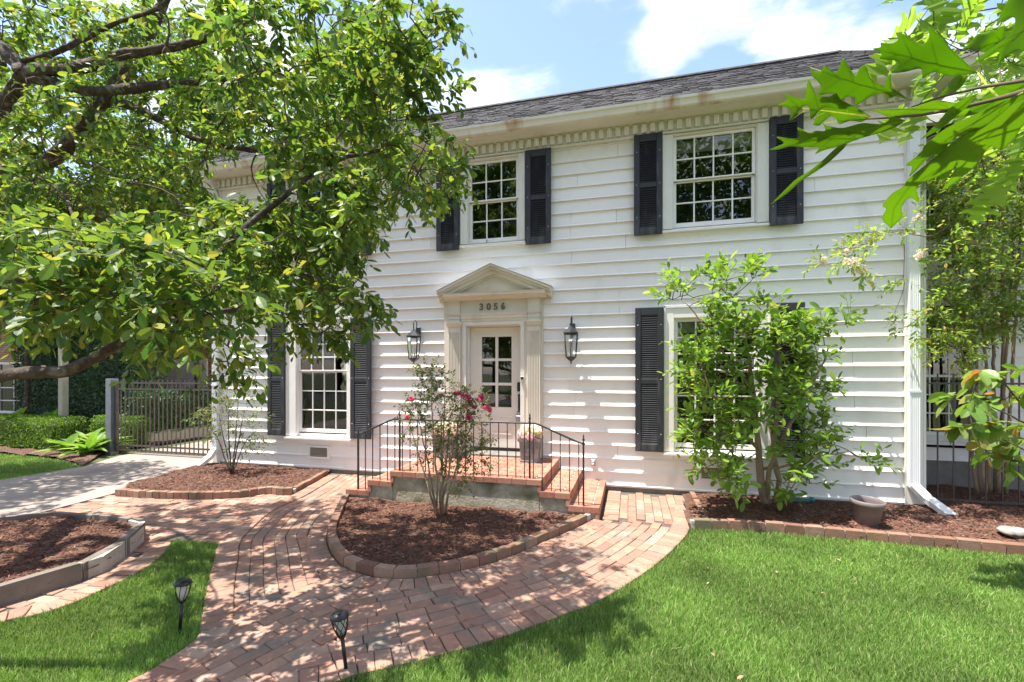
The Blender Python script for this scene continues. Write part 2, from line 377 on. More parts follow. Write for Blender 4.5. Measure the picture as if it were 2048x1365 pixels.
# ================================================================== GROUND
MB().box(-420, 420, -420, 420, -.6, -.03).build('ground', M['soil'])
prop(bpy.data.objects['ground'], kind='structure')

def sheet(name, poly, z, mt, kind='structure', parent=None, thick=.0):
    tri = tessellate_polygon([[Vector((p[0], p[1], 0)) for p in poly]])
    mb = MB()
    mb.add([(p[0], p[1], z) for p in poly], [])
    def up(t):
        a, b, c = (poly[i] for i in t)
        return t if (b[0] - a[0]) * (c[1] - a[1]) - (b[1] - a[1]) * (c[0] - a[0]) > 0 else tuple(reversed(t))
    for t in tri: mb.f.append(tuple(up(t))); mb.sm.append(False)
    if thick:
        n = len(poly); mb.add([(p[0], p[1], z - thick) for p in poly], [])
        for i in range(n): mb.f.append((i, (i + 1) % n, n + (i + 1) % n, n + i)); mb.sm.append(False)
    o = mb.build(name, mt, parent)
    if kind: prop(o, kind=kind)
    return o

def brick_data(q, z0, z1, c=.005):      # q: four plan corners -> verts and faces of a brick with a worn top edge
    q = np.array(q, float)[:, :2]; ctr = q.mean(0)
    d = q - ctr; ln = np.linalg.norm(d, axis=1, keepdims=True)
    qi = q - d / ln * c * 1.5
    vs = [(*p, z0) for p in q] + [(*p, z1 - c) for p in q] + [(*p, z1) for p in qi]
    fs = [(0, 1, 5, 4), (1, 2, 6, 5), (2, 3, 7, 6), (3, 0, 4, 7), (4, 5, 9, 8), (5, 6, 10, 9), (6, 7, 11, 10), (7, 4, 8, 11), (8, 9, 10, 11)]
    a = 0.5 * sum(q[i][0] * q[(i + 1) % 4][1] - q[(i + 1) % 4][0] * q[i][1] for i in range(4))
    if a < 0: fs = [tuple(reversed(f)) for f in fs]
    return vs, fs, abs(a)

def strip(curve, side, w0, w1, blen, joint=.006, ok=None, rng=random, phase=None):
    """bricks between the offsets w0..w1 of a plan curve; returns corner quads"""
    C = np.asarray(curve, float)
    T = np.gradient(C, axis=0); T /= np.linalg.norm(T, axis=1, keepdims=True) + 1e-9
    k = np.ones(5) / 5
    T = np.stack([np.convolve(np.pad(T[:, i], 2, 'edge'), k, 'valid') for i in (0, 1)], 1)
    T /= np.linalg.norm(T, axis=1, keepdims=True) + 1e-9
    Nn = np.stack([-T[:, 1], T[:, 0]], 1) * side
    mid = C + Nn * (w0 + w1) / 2
    seg = np.linalg.norm(np.diff(mid, axis=0), axis=1)
    fwd = (np.diff(mid, axis=0) * T[:-1]).sum(1); seg = np.where(fwd > 0, seg, 0)
    S = np.concatenate([[0], np.cumsum(seg)])
    idx = np.arange(len(S))
    s = rng.random() * blen if phase is None else phase * blen
    s -= blen
    res = []
    while s < S[-1]:
        l = blen * (1 + rng.uniform(-.03, .03))
        a, b = s + joint / 2, s + l - joint / 2; s += l
        if a < 0 or b > S[-1]: continue
        ia, ib = np.interp([a, b], S, idx)
        def pt(i, w):
            i0 = int(min(i, len(C) - 2)); f = i - i0
            return C[i0] * (1 - f) + C[i0 + 1] * f + (Nn[i0] * (1 - f) + Nn[i0 + 1] * f) * w
        q = [pt(ia, w0 + joint / 2), pt(ib, w0 + joint / 2), pt(ib, w1 - joint / 2), pt(ia, w1 - joint / 2)]
        c = np.mean(q, 0)
        if ok is None or ok(c): res.append(q)
    return res

def lay(parent, quads, mt, z0, zt, limit=300, jit=.003, name='brick'):
    items = []
    for q in quads:
        lower = 0.0
        if isinstance(q, tuple): q, lower = q
        z = zt + random.uniform(-jit, jit) - lower
        q = np.array(q); c = q.mean(0); an = random.uniform(-.012, .012)
        rot = np.array([[math.cos(an), -math.sin(an)], [math.sin(an), math.cos(an)]])
        q = (q - c) @ rot.T + c + np.array([random.uniform(-.002, .002), random.uniform(-.002, .002)])
        vs, fs, a = brick_data(q, z0, z)
        if a < .002: continue
        vs = [(x, y, zz + ((x - c[0]) * tl[0] + (y - c[1]) * tl[1])) if zz > z0 else (x, y, zz) for tl in [(random.uniform(-.012, .012), random.uniform(-.012, .012))] for x, y, zz in vs]
        k = depth_of(c[0], c[1])
        xc = _ca * c[0] + _sa * (c[1] + CAM_D)
        u = 1024 + 910 * xc / max(k, .1); v = 745 + 910 * CAM_H / max(k, .1)
        seen = k > 1.5 and -60 < u < 2110 and v < 1420
        items.append((a / max(k, .5) ** 3 if seen else 0, vs, fs))
    items.sort(key=lambda t: -t[0])
    for a, vs, fs in items[:limit]:
        MB().add(vs, fs).build(name, mt, parent)
    rest = items[limit:]
    if rest:
        mb = MB()
        for a, vs, fs in rest: mb.add(vs, fs)
        prop(mb.build('farther_bricks', mt, parent), kind='stuff')

PX = lambda *p: [gnd(u, v) for u, v in p]
# plan curves
bed_c = catmull(PX((690, 990), (672, 1026), (657, 1062), (655, 1086), (667, 1114), (692, 1136), (740, 1152), (800, 1158), (860, 1152), (940, 1137), (1020, 1113), (1100, 1078), (1150, 1057), (1187, 1038)))
edgeR = catmull(PX((1383, 1000), (1380, 1055), (1350, 1095), (1290, 1145), (1200, 1200), (1100, 1240), (1000, 1275), (900, 1305), (800, 1330), (720, 1348), (655, 1369)) + [(-1.98, -5.25), (-2.1, -5.8), (-2.15, -6.6), (-2.1, -8.5)])
edgeL = catmull(PX((660, 948), (585, 990), (520, 1018), (470, 1055), (437, 1087), (428, 1120), (412, 1180), (401, 1250), (396, 1270), (370, 1295), (300, 1340), (250, 1365)) + [(-3.1, -5.6), (-3.15, -6.6), (-3.1, -8.5)])
PORCH = [(-4.06, .1), (-4.06, -1.55), (-.38, -1.55), (-.38, .1)]
bed_poly = [tuple(p) for p in bed_c] + [(-.38, -1.5), (-4.0, -1.5)]
bed_poly_porch = bed_poly
hl_bed = catmull(PX((228, 992), (300, 997), (400, 999), (480, 996), (535, 988), (560, 991), (585, 990)))
hl_poly = [tuple(p) for p in hl_bed] + [tuple(edgeL[0]), (-5.45, .05), (-8.13, .05)] + PX((430, 928), (250, 970))
lf_front = catmull([(-4.78, -6.4), (-4.86, -5.4)] + PX((0, 1215), (100, 1183), (210, 1145), (255, 1112), (288, 1087), (295, 1066)))
lf_back = catmull(PX((295, 1064), (250, 1052), (180, 1045), (110, 1041), (0, 1052)) + [(-7.9, -4.2), (-8.0, -6.4)])
lf_poly = [tuple(p) for p in lf_front] + [tuple(p) for p in lf_back]
r_edge = catmull(PX((1368, 1057), (1500, 1062), (1600, 1070), (1800, 1089), (2048, 1112)) + [(5.2, -1.55), (8.5, -1.75)])
r_poly = [tuple(p) for p in r_edge] + [(8.5, 1.4), (3.82, 1.4), (3.82, .05)] + [(.75, .05)]
leftgrassL = PX((345, 1080), (335, 1100), (290, 1137), (200, 1182), (100, 1222), (0, 1245)) + [(-4.6, -5.4), (-4.55, -6.6)]
lg_poly = leftgrassL[::-1] + PX((437, 1085)) + [tuple(p) for p in edgeL if p[1] < gnd(437, 1087)[1]and p[1] > -6.6]
lawn_poly = [tuple(p) for p in edgeR if p[1] > -6.8 and p[1] < gnd(1380, 1055)[1]] + [(-2.15, -6.8), (9, -6.8), (9, -1.8)] + [tuple(p) for p in r_edge[::-1]]
drive_lo = PX((0, 1047), (230, 987), (420, 927))
drive_up = PX((0, 960), (170, 933), (240, 912))
patch_poly = [(-26, -4.5)] + PX((0, 962)) + PX((80, 950), (165, 934), (130, 922), (60, 912), (0, 908)) + [(-26, -.6)]

# --- driveway slab
d_poly = [(-8.6, -30), (-7.75, -4.6)] + drive_lo + [(-8.13, .2), (-8.13, 16), (-11.9, 16)] + drive_up[::-1] + [(-11.2, -4.5), (-11.6, -30)]
sheet('driveway', d_poly, .004, M['conc'], thick=.05)

# --- brick path
path = link('brick_path', None); prop(path, kind='structure')
base_poly = [(-8.6, -4.6)] + drive_lo + [(-8.2, .03), (.95, .03)] + [tuple(p) for p in edgeR if p[1] > -8.4] + [(-2.1, -8.5), (-3.1, -8.5)] + [tuple(p) for p in edgeL[::-1] if p[1] < gnd(437, 1087)[1]] + PX((437, 1085), (345, 1080)) + leftgrassL[1:] + [(-4.6, -8), (-8.6, -8)]
sb = sheet('joint_sand', base_poly, -.018, M['sand'], kind=None, parent=path)

A_, B_ = np.array(gnd(692, 1150)), np.array(gnd(440, 1222))
def below_seam(c): return (B_[0] - A_[0]) * (c[1] - A_[1]) - (B_[1] - A_[1]) * (c[0] - A_[0]) > 0
bed_out = [tuple(p) for p in bed_c]
def dist_curve(c, C): return float(np.min(np.linalg.norm(C - np.asarray(c)[None, :2], axis=1)))
pathL_poly = [tuple(p) for p in edgeL]
def inside_path(c, m=.0):
    if in_poly(c, bed_poly)[0] or in_poly(c, PORCH)[0]: return False
    return True
edgeL_low = np.array([p for p in edgeL if p[1] < gnd(412, 1180)[1]])
BW, BL, HW = .112, .225, .21
quads = []
stub_y = gnd(1280, 1052)[1]
# outer border and inner ring of headers
quads += strip(edgeR, -1, 0, HW, .112, ok=lambda c: inside_path(c))
quads += strip(bed_c, -1, .005, HW, .112, ok=lambda c: inside_path(c) and c[1] < -1.2 and not dist_curve(c, edgeR) < HW * .9)
# main arm: courses that follow the outer edge
SE0, SE1 = np.array(gnd(775, 1166)), np.array(gnd(600, 1360))
def right_of(c, p, q): return (q[0] - p[0]) * (c[1] - p[1]) - (q[1] - p[1]) * (c[0] - p[0]) > 0
for i in range(26):
    w = HW + i * BW
    quads += [(q, .005) for q in strip(edgeR, -1, w, w + BW, BL, phase=(i % 2) * .5 + .1, ok=lambda c: inside_path(c) and c[1] < stub_y + .11 and dist_curve(c, bed_c) > HW - BW * .25
                   and (right_of(c, SE0, SE1) or right_of(c + np.array((.09, .05)), SE0, SE1)) and c[1] > -5.2)]
# stem of the path towards the street: straight courses
dS = np.array(gnd(737, 1180)) - np.array(gnd(380, 1349)); dS /= np.linalg.norm(dS); nS = np.array((dS[1], -dS[0]))
org = np.array(gnd(600, 1360))
stem = np.array([org + dS * t for t in np.arange(-3.2, 3.0, .03)])
edgeL_low = np.array([p for p in edgeL if p[1] < gnd(420, 1150)[1]])
for i in range(-22, 8):
    w = i * BW
    quads += [(q, .009) for q in strip(stem, -1, w, w + BW, BL, phase=(i % 2) * .5, ok=lambda c: inside_path(c) and (not right_of(c, SE0, SE1) or c[1] < -5.2) and below_seam(c) and dist_curve(c, bed_c) > HW - BW * .25
                   and not in_poly(c, lg_poly)[0] and dist_curve(c, edgeL_low) > HW - .12 and dist_curve(c, edgeR) > HW - .10 and c[0] < -1.2 and c[0] > -3.6)]
# left arm
quads += strip(edgeL, 1, 0, HW, .112, ok=lambda c: inside_path(c) and not in_poly(c, lg_poly)[0])
for i in range(14):
    w = HW + i * BW
    quads += [(q, .0135) for q in strip(edgeL, 1, w, w + BW, BL, phase=(i % 2) * .5, ok=lambda c: inside_path(c) and c[0] < -2.2 and dist_curve(c, bed_c) > HW - BW * .25 and (not below_seam(c) or not below_seam(c + np.array((-.07, .17)))) and c[1] < -.06)]
# walk stub beside the porch
stubL = np.array([(-.36, y) for y in np.arange(-.02, -1.6, -.02)])
stubR = np.array([(.83 - .02 * 0, y) for y in np.arange(-.02, -1.6, -.02)])
quads += strip(stubL, 1, .005, HW, .112, ok=lambda c: c[1] > stub_y - .02)
quads += strip(stubR, -1, 0, HW, .112, ok=lambda c: c[1] > gnd(1381, 1030)[1])
for i in range(7):
    w = HW + i * .110
    quads += [(q, .009) for q in strip(stubL, 1, w, w + .110, BL, phase=(i % 2) * .5, ok=lambda c: c[1] > stub_y - .10 and c[0] < .83 - HW * .8)]
lay(path, quads, M['brickp'], -.06, .004, 300)

# --- brick paving by the driveway
pave = link('brick_paving', None); prop(pave, kind='structure')
pv_poly = [(-7.75, -4.6)] + drive_lo[:2] + [tuple(p) for p in hl_bed] + [tuple(p) for p in edgeL if p[1] > gnd(437, 1087)[1] and p[1] < gnd(585, 990)[1]][::1] + PX((437, 1085), (345, 1080)) + leftgrassL[1:]
pv_poly += [(-7.75, -7)]
def in_pave(q):
    q = np.array(q)
    return in_poly(q, pv_poly).any() and not in_poly(q, lf_poly).all() and not in_poly(q, hl_poly).all()
pq = []
y = -7.0; r = 0
ang = .12
while y < .2:
    x = -10.5 + (r % 2) * .112
    while x < -3.9:
        q = np.array([(x + .004, y + .004), (x + .22, y + .004), (x + .22, y + .108), (x + .004, y + .108)])
        c0 = np.array((-6.5, -2.5)); rt = np.array([[math.cos(ang), -math.sin(ang)], [math.sin(ang), math.cos(ang)]])
        q = (q - c0) @ rt.T + c0
        if in_pave(q): pq.append(q)
        x += .225
    y += .112; r += 1
# soldier border towards the grass
pq2 = strip(catmull(leftgrassL), -1, .0, .2, .112, ok=lambda c: True)
lgc = catmull(leftgrassL)
pq = [(q, .009) for q in pq if dist_curve(np.mean(q, 0), lgc) > .17 and not in_poly(np.mean(q, 0), lg_poly)[0] and not in_poly(np.mean(q, 0), d_poly)[0]] + pq2
lay(pave, pq, M['brickp'], -.06, .004, 300, jit=.005)

# ================================================================== MULCH BEDS
def mulch_bed(poly, zc, zfun=None, dens=1000, seed=1, inner=None, label=''):
    poly = [tuple(p) for p in poly]
    rng = np.random.default_rng(seed)
    P = np.array(poly); x0, y0 = P.min(0); x1, y1 = P.max(0)
    st = .045
    gx = np.arange(x0 - st, x1 + st, st); gy = np.arange(y0 - st, y1 + st, st)
    X, Y = np.meshgrid(gx, gy)
    ins = in_poly(np.stack([X.ravel(), Y.ravel()], 1), poly).reshape(X.shape)
    ph = rng.uniform(0, 6, 8)
    def H(x, y):
        return zc + .016 * np.sin(3.1 * x + ph[0]) * np.cos(2.7 * y + ph[1]) + .012 * np.sin(7.3 * x + 3 * y + ph[2]) + .008 * np.sin(15 * x - 11 * y + ph[3])
    Z = H(X, Y) + rng.uniform(-.006, .006, X.shape)
    Z = np.where(ins, Z, -.03)
    V = np.stack([X.ravel(), Y.ravel(), Z.ravel()], 1); n = X.shape[1]
    T = []
    near = ins.copy(); near[1:] |= ins[:-1]; near[:-1] |= ins[1:]; near[:, 1:] |= ins[:, :-1]; near[:, :-1] |= ins[:, 1:]
    for j in range(X.shape[0] - 1):
        for i in range(n - 1):
            if ins[j, i] and ins[j + 1, i] and ins[j, i + 1] and ins[j + 1, i + 1]:
                a = j * n + i; T += [(a, a + 1, a + n + 1), (a, a + n + 1, a + n)]
    o = np_mesh('mulch_bed', V, T, M['mulchbed'], smooth=True); prop(o, kind='structure')
    area = (x1 - x0) * (y1 - y0); m = int(area * dens)
    p = np.stack([rng.uniform(x0, x1, m), rng.uniform(y0, y1, m)], 1); p = p[in_poly(p, poly)]
    for ox_, oy_ in ((.075, 0), (-.075, 0), (0, .075), (0, -.075)): p = p[in_poly(p + np.array((ox_, oy_)), poly)]
    k = np.maximum(-_sa * p[:, 0] + _ca * (p[:, 1] + CAM_D), .5)
    m = len(p); z = H(p[:, 0], p[:, 1]) + rng.uniform(-.004, .012, m)
    a = rng.uniform(0, 2 * np.pi, m); el = rng.normal(0, .28, m); ln = rng.uniform(.014, .042, m) * (1 + .7 * (rng.random(m) < .12)); wd = rng.uniform(.004, .010, m)
    d = np.stack([np.cos(a) * np.cos(el), np.sin(a) * np.cos(el), np.sin(el)], 1)
    s = np.stack([-np.sin(a), np.cos(a), rng.normal(0, .3, m)], 1)
    u = np.cross(d, s)
    c = np.concatenate([p, z[:, None]], 1)
    V = np.stack([c - d * ln[:, None], c + d * ln[:, None], c + s * wd[:, None], c - s * wd[:, None], c + u * (wd * .6)[:, None]], 1).reshape(-1, 3)
    t = np.array([(0, 2, 4), (2, 1, 4), (1, 3, 4), (3, 0, 4), (0, 3, 2), (1, 2, 3)])
    T = (t[None] + (np.arange(m) * 5)[:, None, None]).reshape(-1, 3)
    o = np_mesh('mulch', V, T, M['mulch']); prop(o, label, 'mulch', kind='stuff')
mulch_bed(bed_poly, .045, dens=2300, seed=1, label='dark bark mulch in the rounded bed before the porch')
mulch_bed(hl_poly, .04, dens=1500, seed=2, label='red brown mulch in the bed under the ground floor window by the driveway')
mulch_bed(lf_poly, .07, dens=2000, seed=3, label='dark shaded mulch in the block edged bed at lower left')
mulch_bed(r_poly, .045, dens=1500, seed=4, label='sunlit red brown mulch in the long bed with the plastic pot')
mulch_bed([(-26, -.55)] + PX((0, 907), (60, 911), (130, 921), (165, 933)) + [(-11.75, .4), (-11.75, 3), (-26, 3)], .02, dens=220, seed=5, label='leaf litter under the hedge beside the driveway')

# ================================================================== EDGING
def edging(label, curve, side, w, blen, zt, mt, name='brick_edging', jit=.006, part='brick', joint=.01, ok=None):
    e = thing(name, label, 'edging')
    qs = strip(curve, side, 0, w, blen, joint=joint, ok=ok)
    lay(e, qs, mt, -.05, zt, 400, jit=jit, name=part)
    mb = MB()
    for q in strip(curve, side, .018, w - .018, blen * .5, joint=-.0, ok=ok):
        vs, fs, a = brick_data(q, -.05, zt - .016); mb.add(vs, fs)
    mb.build('mortar', M['mortar'], e)
    return e
edging('curved brick edging round the mulch bed before the porch', bed_c, 1, .10, .2, .085, M['bricke'])
edging('brick edging of the driveway side bed below the ground floor window', hl_bed, 1, .10, .115, .10, M['bricke'])
edging('straight brick kerb along the path up to the house wall', np.array([edgeL[0] * (1 - t) + np.array(gnd(585, 990)) * t for t in np.linspace(0, 1, 60)]), -1, .09, .2, .075, M['bricke'])
edging('long brick edging between lawn and the bed with plastic pot', r_edge, 1, .10, .2, .105, M['bricke'])
edging('short brick kerb beside the walk at the window bed corner', np.array([(.85, y) for y in np.linspace(-.02, r_edge[0][1] + .05, 60)]), 1, .08, .2, .075, M['bricke'])
edging('concrete block edging of the mulch bed at lower left', lf_front[20:], 1, .10, .56, .165, M['concblock'], name='block_edging', part='block', joint=.02, jit=.012)
edging('low concrete kerb behind the shaded bed at lower left', lf_back, 1, .07, .6, .12, M['concblock'], name='concrete_kerb', part='block', joint=.012, jit=.01)

# ================================================================== HOUSE
house = thing('clapboard_house', 'white two storey clapboard house with black louvered shutters and pedimented door', 'house')
HX0, HX1, HD = -8.13, 3.82, 9.0
Z0, EXPO, ZTOP = .09, .2075, 5.515
WINS = [  # name, casing x0 x1 z0 z1, glass x0 x1 z0 z1, rail z, cols, rows/ sash, shutters
    ('L1', -6.38, -4.97, .61, 2.88, -6.106, -5.114, .80, 2.64, 1.89, 4, 3),
    ('R1', .49, 1.955, .61, 2.88, .69, 1.755, .79, 2.64, 1.89, 4, 3),
    ('M2', -2.825, -1.70, 4.01, 5.50, -2.645, -1.86, 4.155, 5.42, 4.78, 3, 2),
    ('R2', .47, 1.93, 4.005, 5.50, .673, 1.725, 4.16, 5.43, 4.79, 4, 2),
    ('L2', -6.38, -4.97, 4.005, 5.50, -6.18, -5.13, 4.16, 5.43, 4.79, 4, 2),
]
OPEN = [(w[5] - .06, w[6] + .06, w[7] - .09, w[8] + .06) for w in WINS] + [(-2.72, -1.78, .3, 2.66)]
wall = MB()
wall.box(HX0, HX0 + .02, .0, HD, 0, 5.7); wall.box(HX1 - .02, HX1, .0, HD, 0, 5.7); wall.box(HX0, HX1, HD - .02, HD, 0, 5.7)
wall = wall.build('wall', M['paint'], house)
# clapboards: every course is split at the openings
PROF = [(0, -.040), (.045, -.0335), (.12, -.019), (1, -.005)]           # boards flare out towards the butt
def board_y(f): return float(np.interp(f, [p[0] for p in PROF], [p[1] for p in PROF]))
k = 0
rb = random.Random(3)
while True:
    za = Z0 + k * EXPO; zb = min(za + EXPO, ZTOP)
    if za >= ZTOP - .01: break
    cuts = {HX0 + .16, HX1 - .20}
    for (a, b, c, d) in OPEN:
        if d > za and c < zb: cuts |= {a, b}
    for jx in rb.sample([-7.2, -5.9, -4.1, -3.4, -.9, -.15, 2.6, 3.1], 2):     # end joints between boards
        if not any(a - .25 < jx < b + .25 and d > za and c < zb for a, b, c, d in OPEN): cuts.add(jx + rb.uniform(-.1, .1))
    cs = sorted(cuts)
    for x0, x1 in zip(cs[:-1], cs[1:]):
        xm = (x0 + x1) / 2; lo, hi = za, zb
        for (a, b, c, d) in OPEN:
            if a < xm < b and d > za and c < zb:
                if c > za and c < zb: hi = min(hi, c)
                elif d > za and d < zb: lo = max(lo, d)
                else: lo = hi = za
        if hi - lo < .012: continue
        f0, f1 = (lo - za) / EXPO, (hi - za) / EXPO
        wv = rb.uniform(-.0015, .0015)
        y0, y1 = board_y(f0) + wv, board_y(f1) + wv
        yb = .004
        pts = [(y0, lo)] + [(py + wv, za + pf * EXPO) for pf, py in PROF if f0 < pf < f1] + [(y1, hi), (yb, hi), (yb, lo)]
        MB().prism(pts, 'x', x0 + .0018, x1 - .0018).build('clapboard', M['paint'], wall)
    k += 1
mb = MB()                                              # starter strip under the boards
mb.box(HX0 + .02, HX1 - .02, -.022, .02, Z0 - .03, Z0); mb.build('sill_board', M['paint'], house)
MB().box(HX0 + .01, HX1 - .01, -.012, .3, -.1, Z0 - .031).build('foundation', M['found'], house)
# corner boards
for x0, x1 in ((HX0, HX0 + .16), (HX1 - .21, HX1)):
    MB().cbox(x0, x1, -.052, .0, Z0 - .04, ZTOP - .002).build('corner_board', M['trim'], house)
MB().box(HX1 + .001, HX1 + .03, -.052, .12, Z0 - .04, ZTOP).build('corner_board', M['trim'], house)
MB().box(HX0 - .03, HX0 - .001, -.052, .12, Z0 - .04, ZTOP).build('corner_board', M['trim'], house)
# cornice with dentils
cor = MB()
cor.box(HX0 - .03, HX1 + .03, -.055, 0, ZTOP, 5.722)
cor.prism([(-.056, 5.70), (-.085, 5.715), (-.12, 5.73), (-.12, 5.735), (.0, 5.735), (0, 5.723), (-.056, 5.723)], 'x', HX0 - .03, HX1 + .03)
cornice = cor.build('cornice', M['trim'], house)
MB().prism([(-.056, ZTOP), (-.075, ZTOP + .004), (-.085, ZTOP + .02), (-.07, ZTOP + .034), (-.056, ZTOP + .036)], 'x', HX0 - .04, HX1 + .04).build('frieze_moulding', M['trim'], cornice)
dm = MB().cbox(-.0375, .0375, -.105, -.0555, 5.562, 5.70, .004).mesh('dentil'); dm.materials.append(M['trim'])
x = -7.98
while x < HX1 - .02:
    o = link('dentil', dm, cornice); o.location.x = x; x += .1297
sof = MB()
crown = [(-.121, 5.722), (-.17, 5.728), (-.21, 5.738), (-.25, 5.735), (-.29, 5.738), (-.33, 5.755), (-.375, 5.755), (-.375, 5.80), (-.121, 5.80)]
sof.prism(crown, 'x', HX0 - .3, HX1 + .3)
sof.build('soffit_moulding', M['trim'], cornice)
for sx in (-1, 1):                                      # eaves along the ends of the house
    xx = HX1 if sx > 0 else HX0
    e = MB(); a, b = sorted((xx + sx * .031, xx + sx * .3)); e.box(a, b, -.12, HD, 5.74, 5.80)
    a, b = sorted((xx + sx * .001, xx + sx * .06)); e.box(a, b, -.054, HD, ZTOP, 5.739); e.build('eave', M['trim'], house)
    e = MB(); a, b = sorted((xx + sx * .301, xx + sx * .42)); e.box(a, b, -.36, HD + .1, 5.705, 5.815); e.build('end_gutter', M['gutter'], house)
gut = MB()
gp = [(-.377, 5.83), (-.377, 5.70), (-.435, 5.70), (-.455, 5.715), (-.462, 5.745), (-.475, 5.775), (-.495, 5.795), (-.50, 5.83), (-.488, 5.83), (-.486, 5.80), (-.46, 5.775), (-.445, 5.72), (-.39, 5.712), (-.39, 5.83)]
gut.prism(gp, 'x', HX0 - .42, HX1 + .42)
gutter = gut.build('gutter', M['gutter'], house)
# roof: four steep slopes up to a flat deck
ox0, ox1, oy0, oy1, zr0, zr1, ind = HX0 - .42, HX1 + .42, -.46, HD + .42, 5.835, 6.79, 1.14
roof = MB()
c0 = [(ox0, oy0, zr0), (ox1, oy0, zr0), (ox1, oy1, zr0), (ox0, oy1, zr0)]
c1 = [(ox0 + ind, oy0 + ind, zr1), (ox1 - ind, oy0 + ind, zr1), (ox1 - ind, oy1 - ind, zr1), (ox0 + ind, oy1 - ind, zr1)]
roof.add(c0 + c1, [(0, 1, 5, 4), (1, 2, 6, 5), (2, 3, 7, 6), (3, 0, 4, 7), (4, 5, 6, 7), (3, 2, 1, 0)])
roof = roof.build('roof', M['shingle'], house)
sh = MB(); rs = random.Random(5)
nC = 20
def shingles(p0, p1, q0, q1):                         # eave line p0-p1, top line q0-q1
    p0, p1, q0, q1 = map(Vector, (p0, p1, q0, q1))
    nrm = (p1 - p0).cross(q0 - p0).normalized()
    for j in range(nC):
        a0, a1 = p0.lerp(q0, j / nC), p1.lerp(q1, j / nC)
        b0, b1 = p0.lerp(q0, (j + 1) / nC + .02), p1.lerp(q1, (j + 1) / nC + .02)
        n = int((a1 - a0).length / .16); t = -rs.random() / n
        while t < 1:
            t2 = t + rs.uniform(.55, 1.4) / n
            ta, tb = max(t, 0), min(t2 - .012 / (a1 - a0).length, 1); t = t2
            if tb - ta < .002: continue
            th = rs.uniform(.008, .018); dr = rs.uniform(-.012, .012)
            dn = (a0 - b0).normalized() * dr
            A, B, Cc, Dd = a0.lerp(a1, ta) + dn, a0.lerp(a1, tb) + dn, b0.lerp(b1, tb), b0.lerp(b1, ta)
            sh.add([A, B, Cc, Dd, A + nrm * th, B + nrm * th, Cc + nrm * .004, Dd + nrm * .004], [(4, 5, 6, 7), (0, 1, 5, 4), (1, 2, 6, 5), (3, 0, 4, 7)])
shingles(c0[0], c0[1], c1[0], c1[1]); shingles(c0[1], c0[2], c1[1], c1[2]); shingles(c0[3], c0[0], c1[3], c1[0])
prop(sh.build('shingles', M['shingle'], roof), kind='stuff')
cap = MB()
for a, b in ((c0[1], c1[1]), (c0[0], c1[0]), (c1[0], c1[1])):
    a, b = Vector(a), Vector(b); n = int((b - a).length / .2)
    for i in range(n):
        p, q = a.lerp(b, i / n), a.lerp(b, (i + 1.15) / n)
        cap.tube([p + Vector((0, 0, .0)), q + Vector((0, 0, .012))], [.05, .04], 5, smooth=False)
prop(cap.build('ridge_caps', M['shingle'], roof), kind='stuff')

# downspouts
def downspout(x0, x1, y, kick):
    d = MB()
    rib = lambda xa, xb: [(xa, y), (xa, y - .07), *[(xa + (xb - xa) * t, y - .07 + (.008 if i % 2 else 0)) for i, t in enumerate((.18, .22, .38, .42, .58, .62, .78, .82))], (xb, y - .07), (xb, y)]
    d.prism([(p[0], p[1]) for p in rib(x0, x1)], 'z', .32, 5.36)
    o = d.build('downspout', M['alu'], house)
    e = MB(); w = x1 - x0; xm = (x0 + x1) / 2
    def seg(p, q, hx, hd):
        p, q = Vector(p), Vector(q); t = (q - p).normalized(); sx = Vector((1, 0, 0)); n = t.cross(sx).normalized()
        vs = [c + sx * a + n * b for c in (p, q) for a, b in ((-hx, -hd), (hx, -hd), (hx, hd), (-hx, hd))]
        e.add(vs, [(0, 1, 5, 4), (1, 2, 6, 5), (2, 3, 7, 6), (3, 0, 4, 7), (0, 3, 2, 1), (4, 5, 6, 7)])
    seg((xm, y - .035, .345), (xm + kick * .5, y - .16, .19), w / 2 + .003, .037)
    seg((xm + kick * .48, y - .15, .2), (xm + kick * 1.1, y - .40, .055), w / 2 + .004, .036)
    e.build('elbow', M['alu'], o); e = MB()
    seg((xm, y - .035, 5.34), (xm, y - .10, 5.46), w / 2 + .003, .037); seg((xm, y - .095, 5.45), (xm, y - .37, 5.70), w / 2 + .002, .036)
    e.build('elbow', M['alu'], o)
    for z in (1.6, 3.4): MB().box(x0 - .012, x1 + .012, y - .078, y - .0705, z, z + .03).build('strap', M['alu'], o)
downspout(3.63, 3.745, -.054, .2)
downspout(-8.10, -7.99, -.054, -.02)

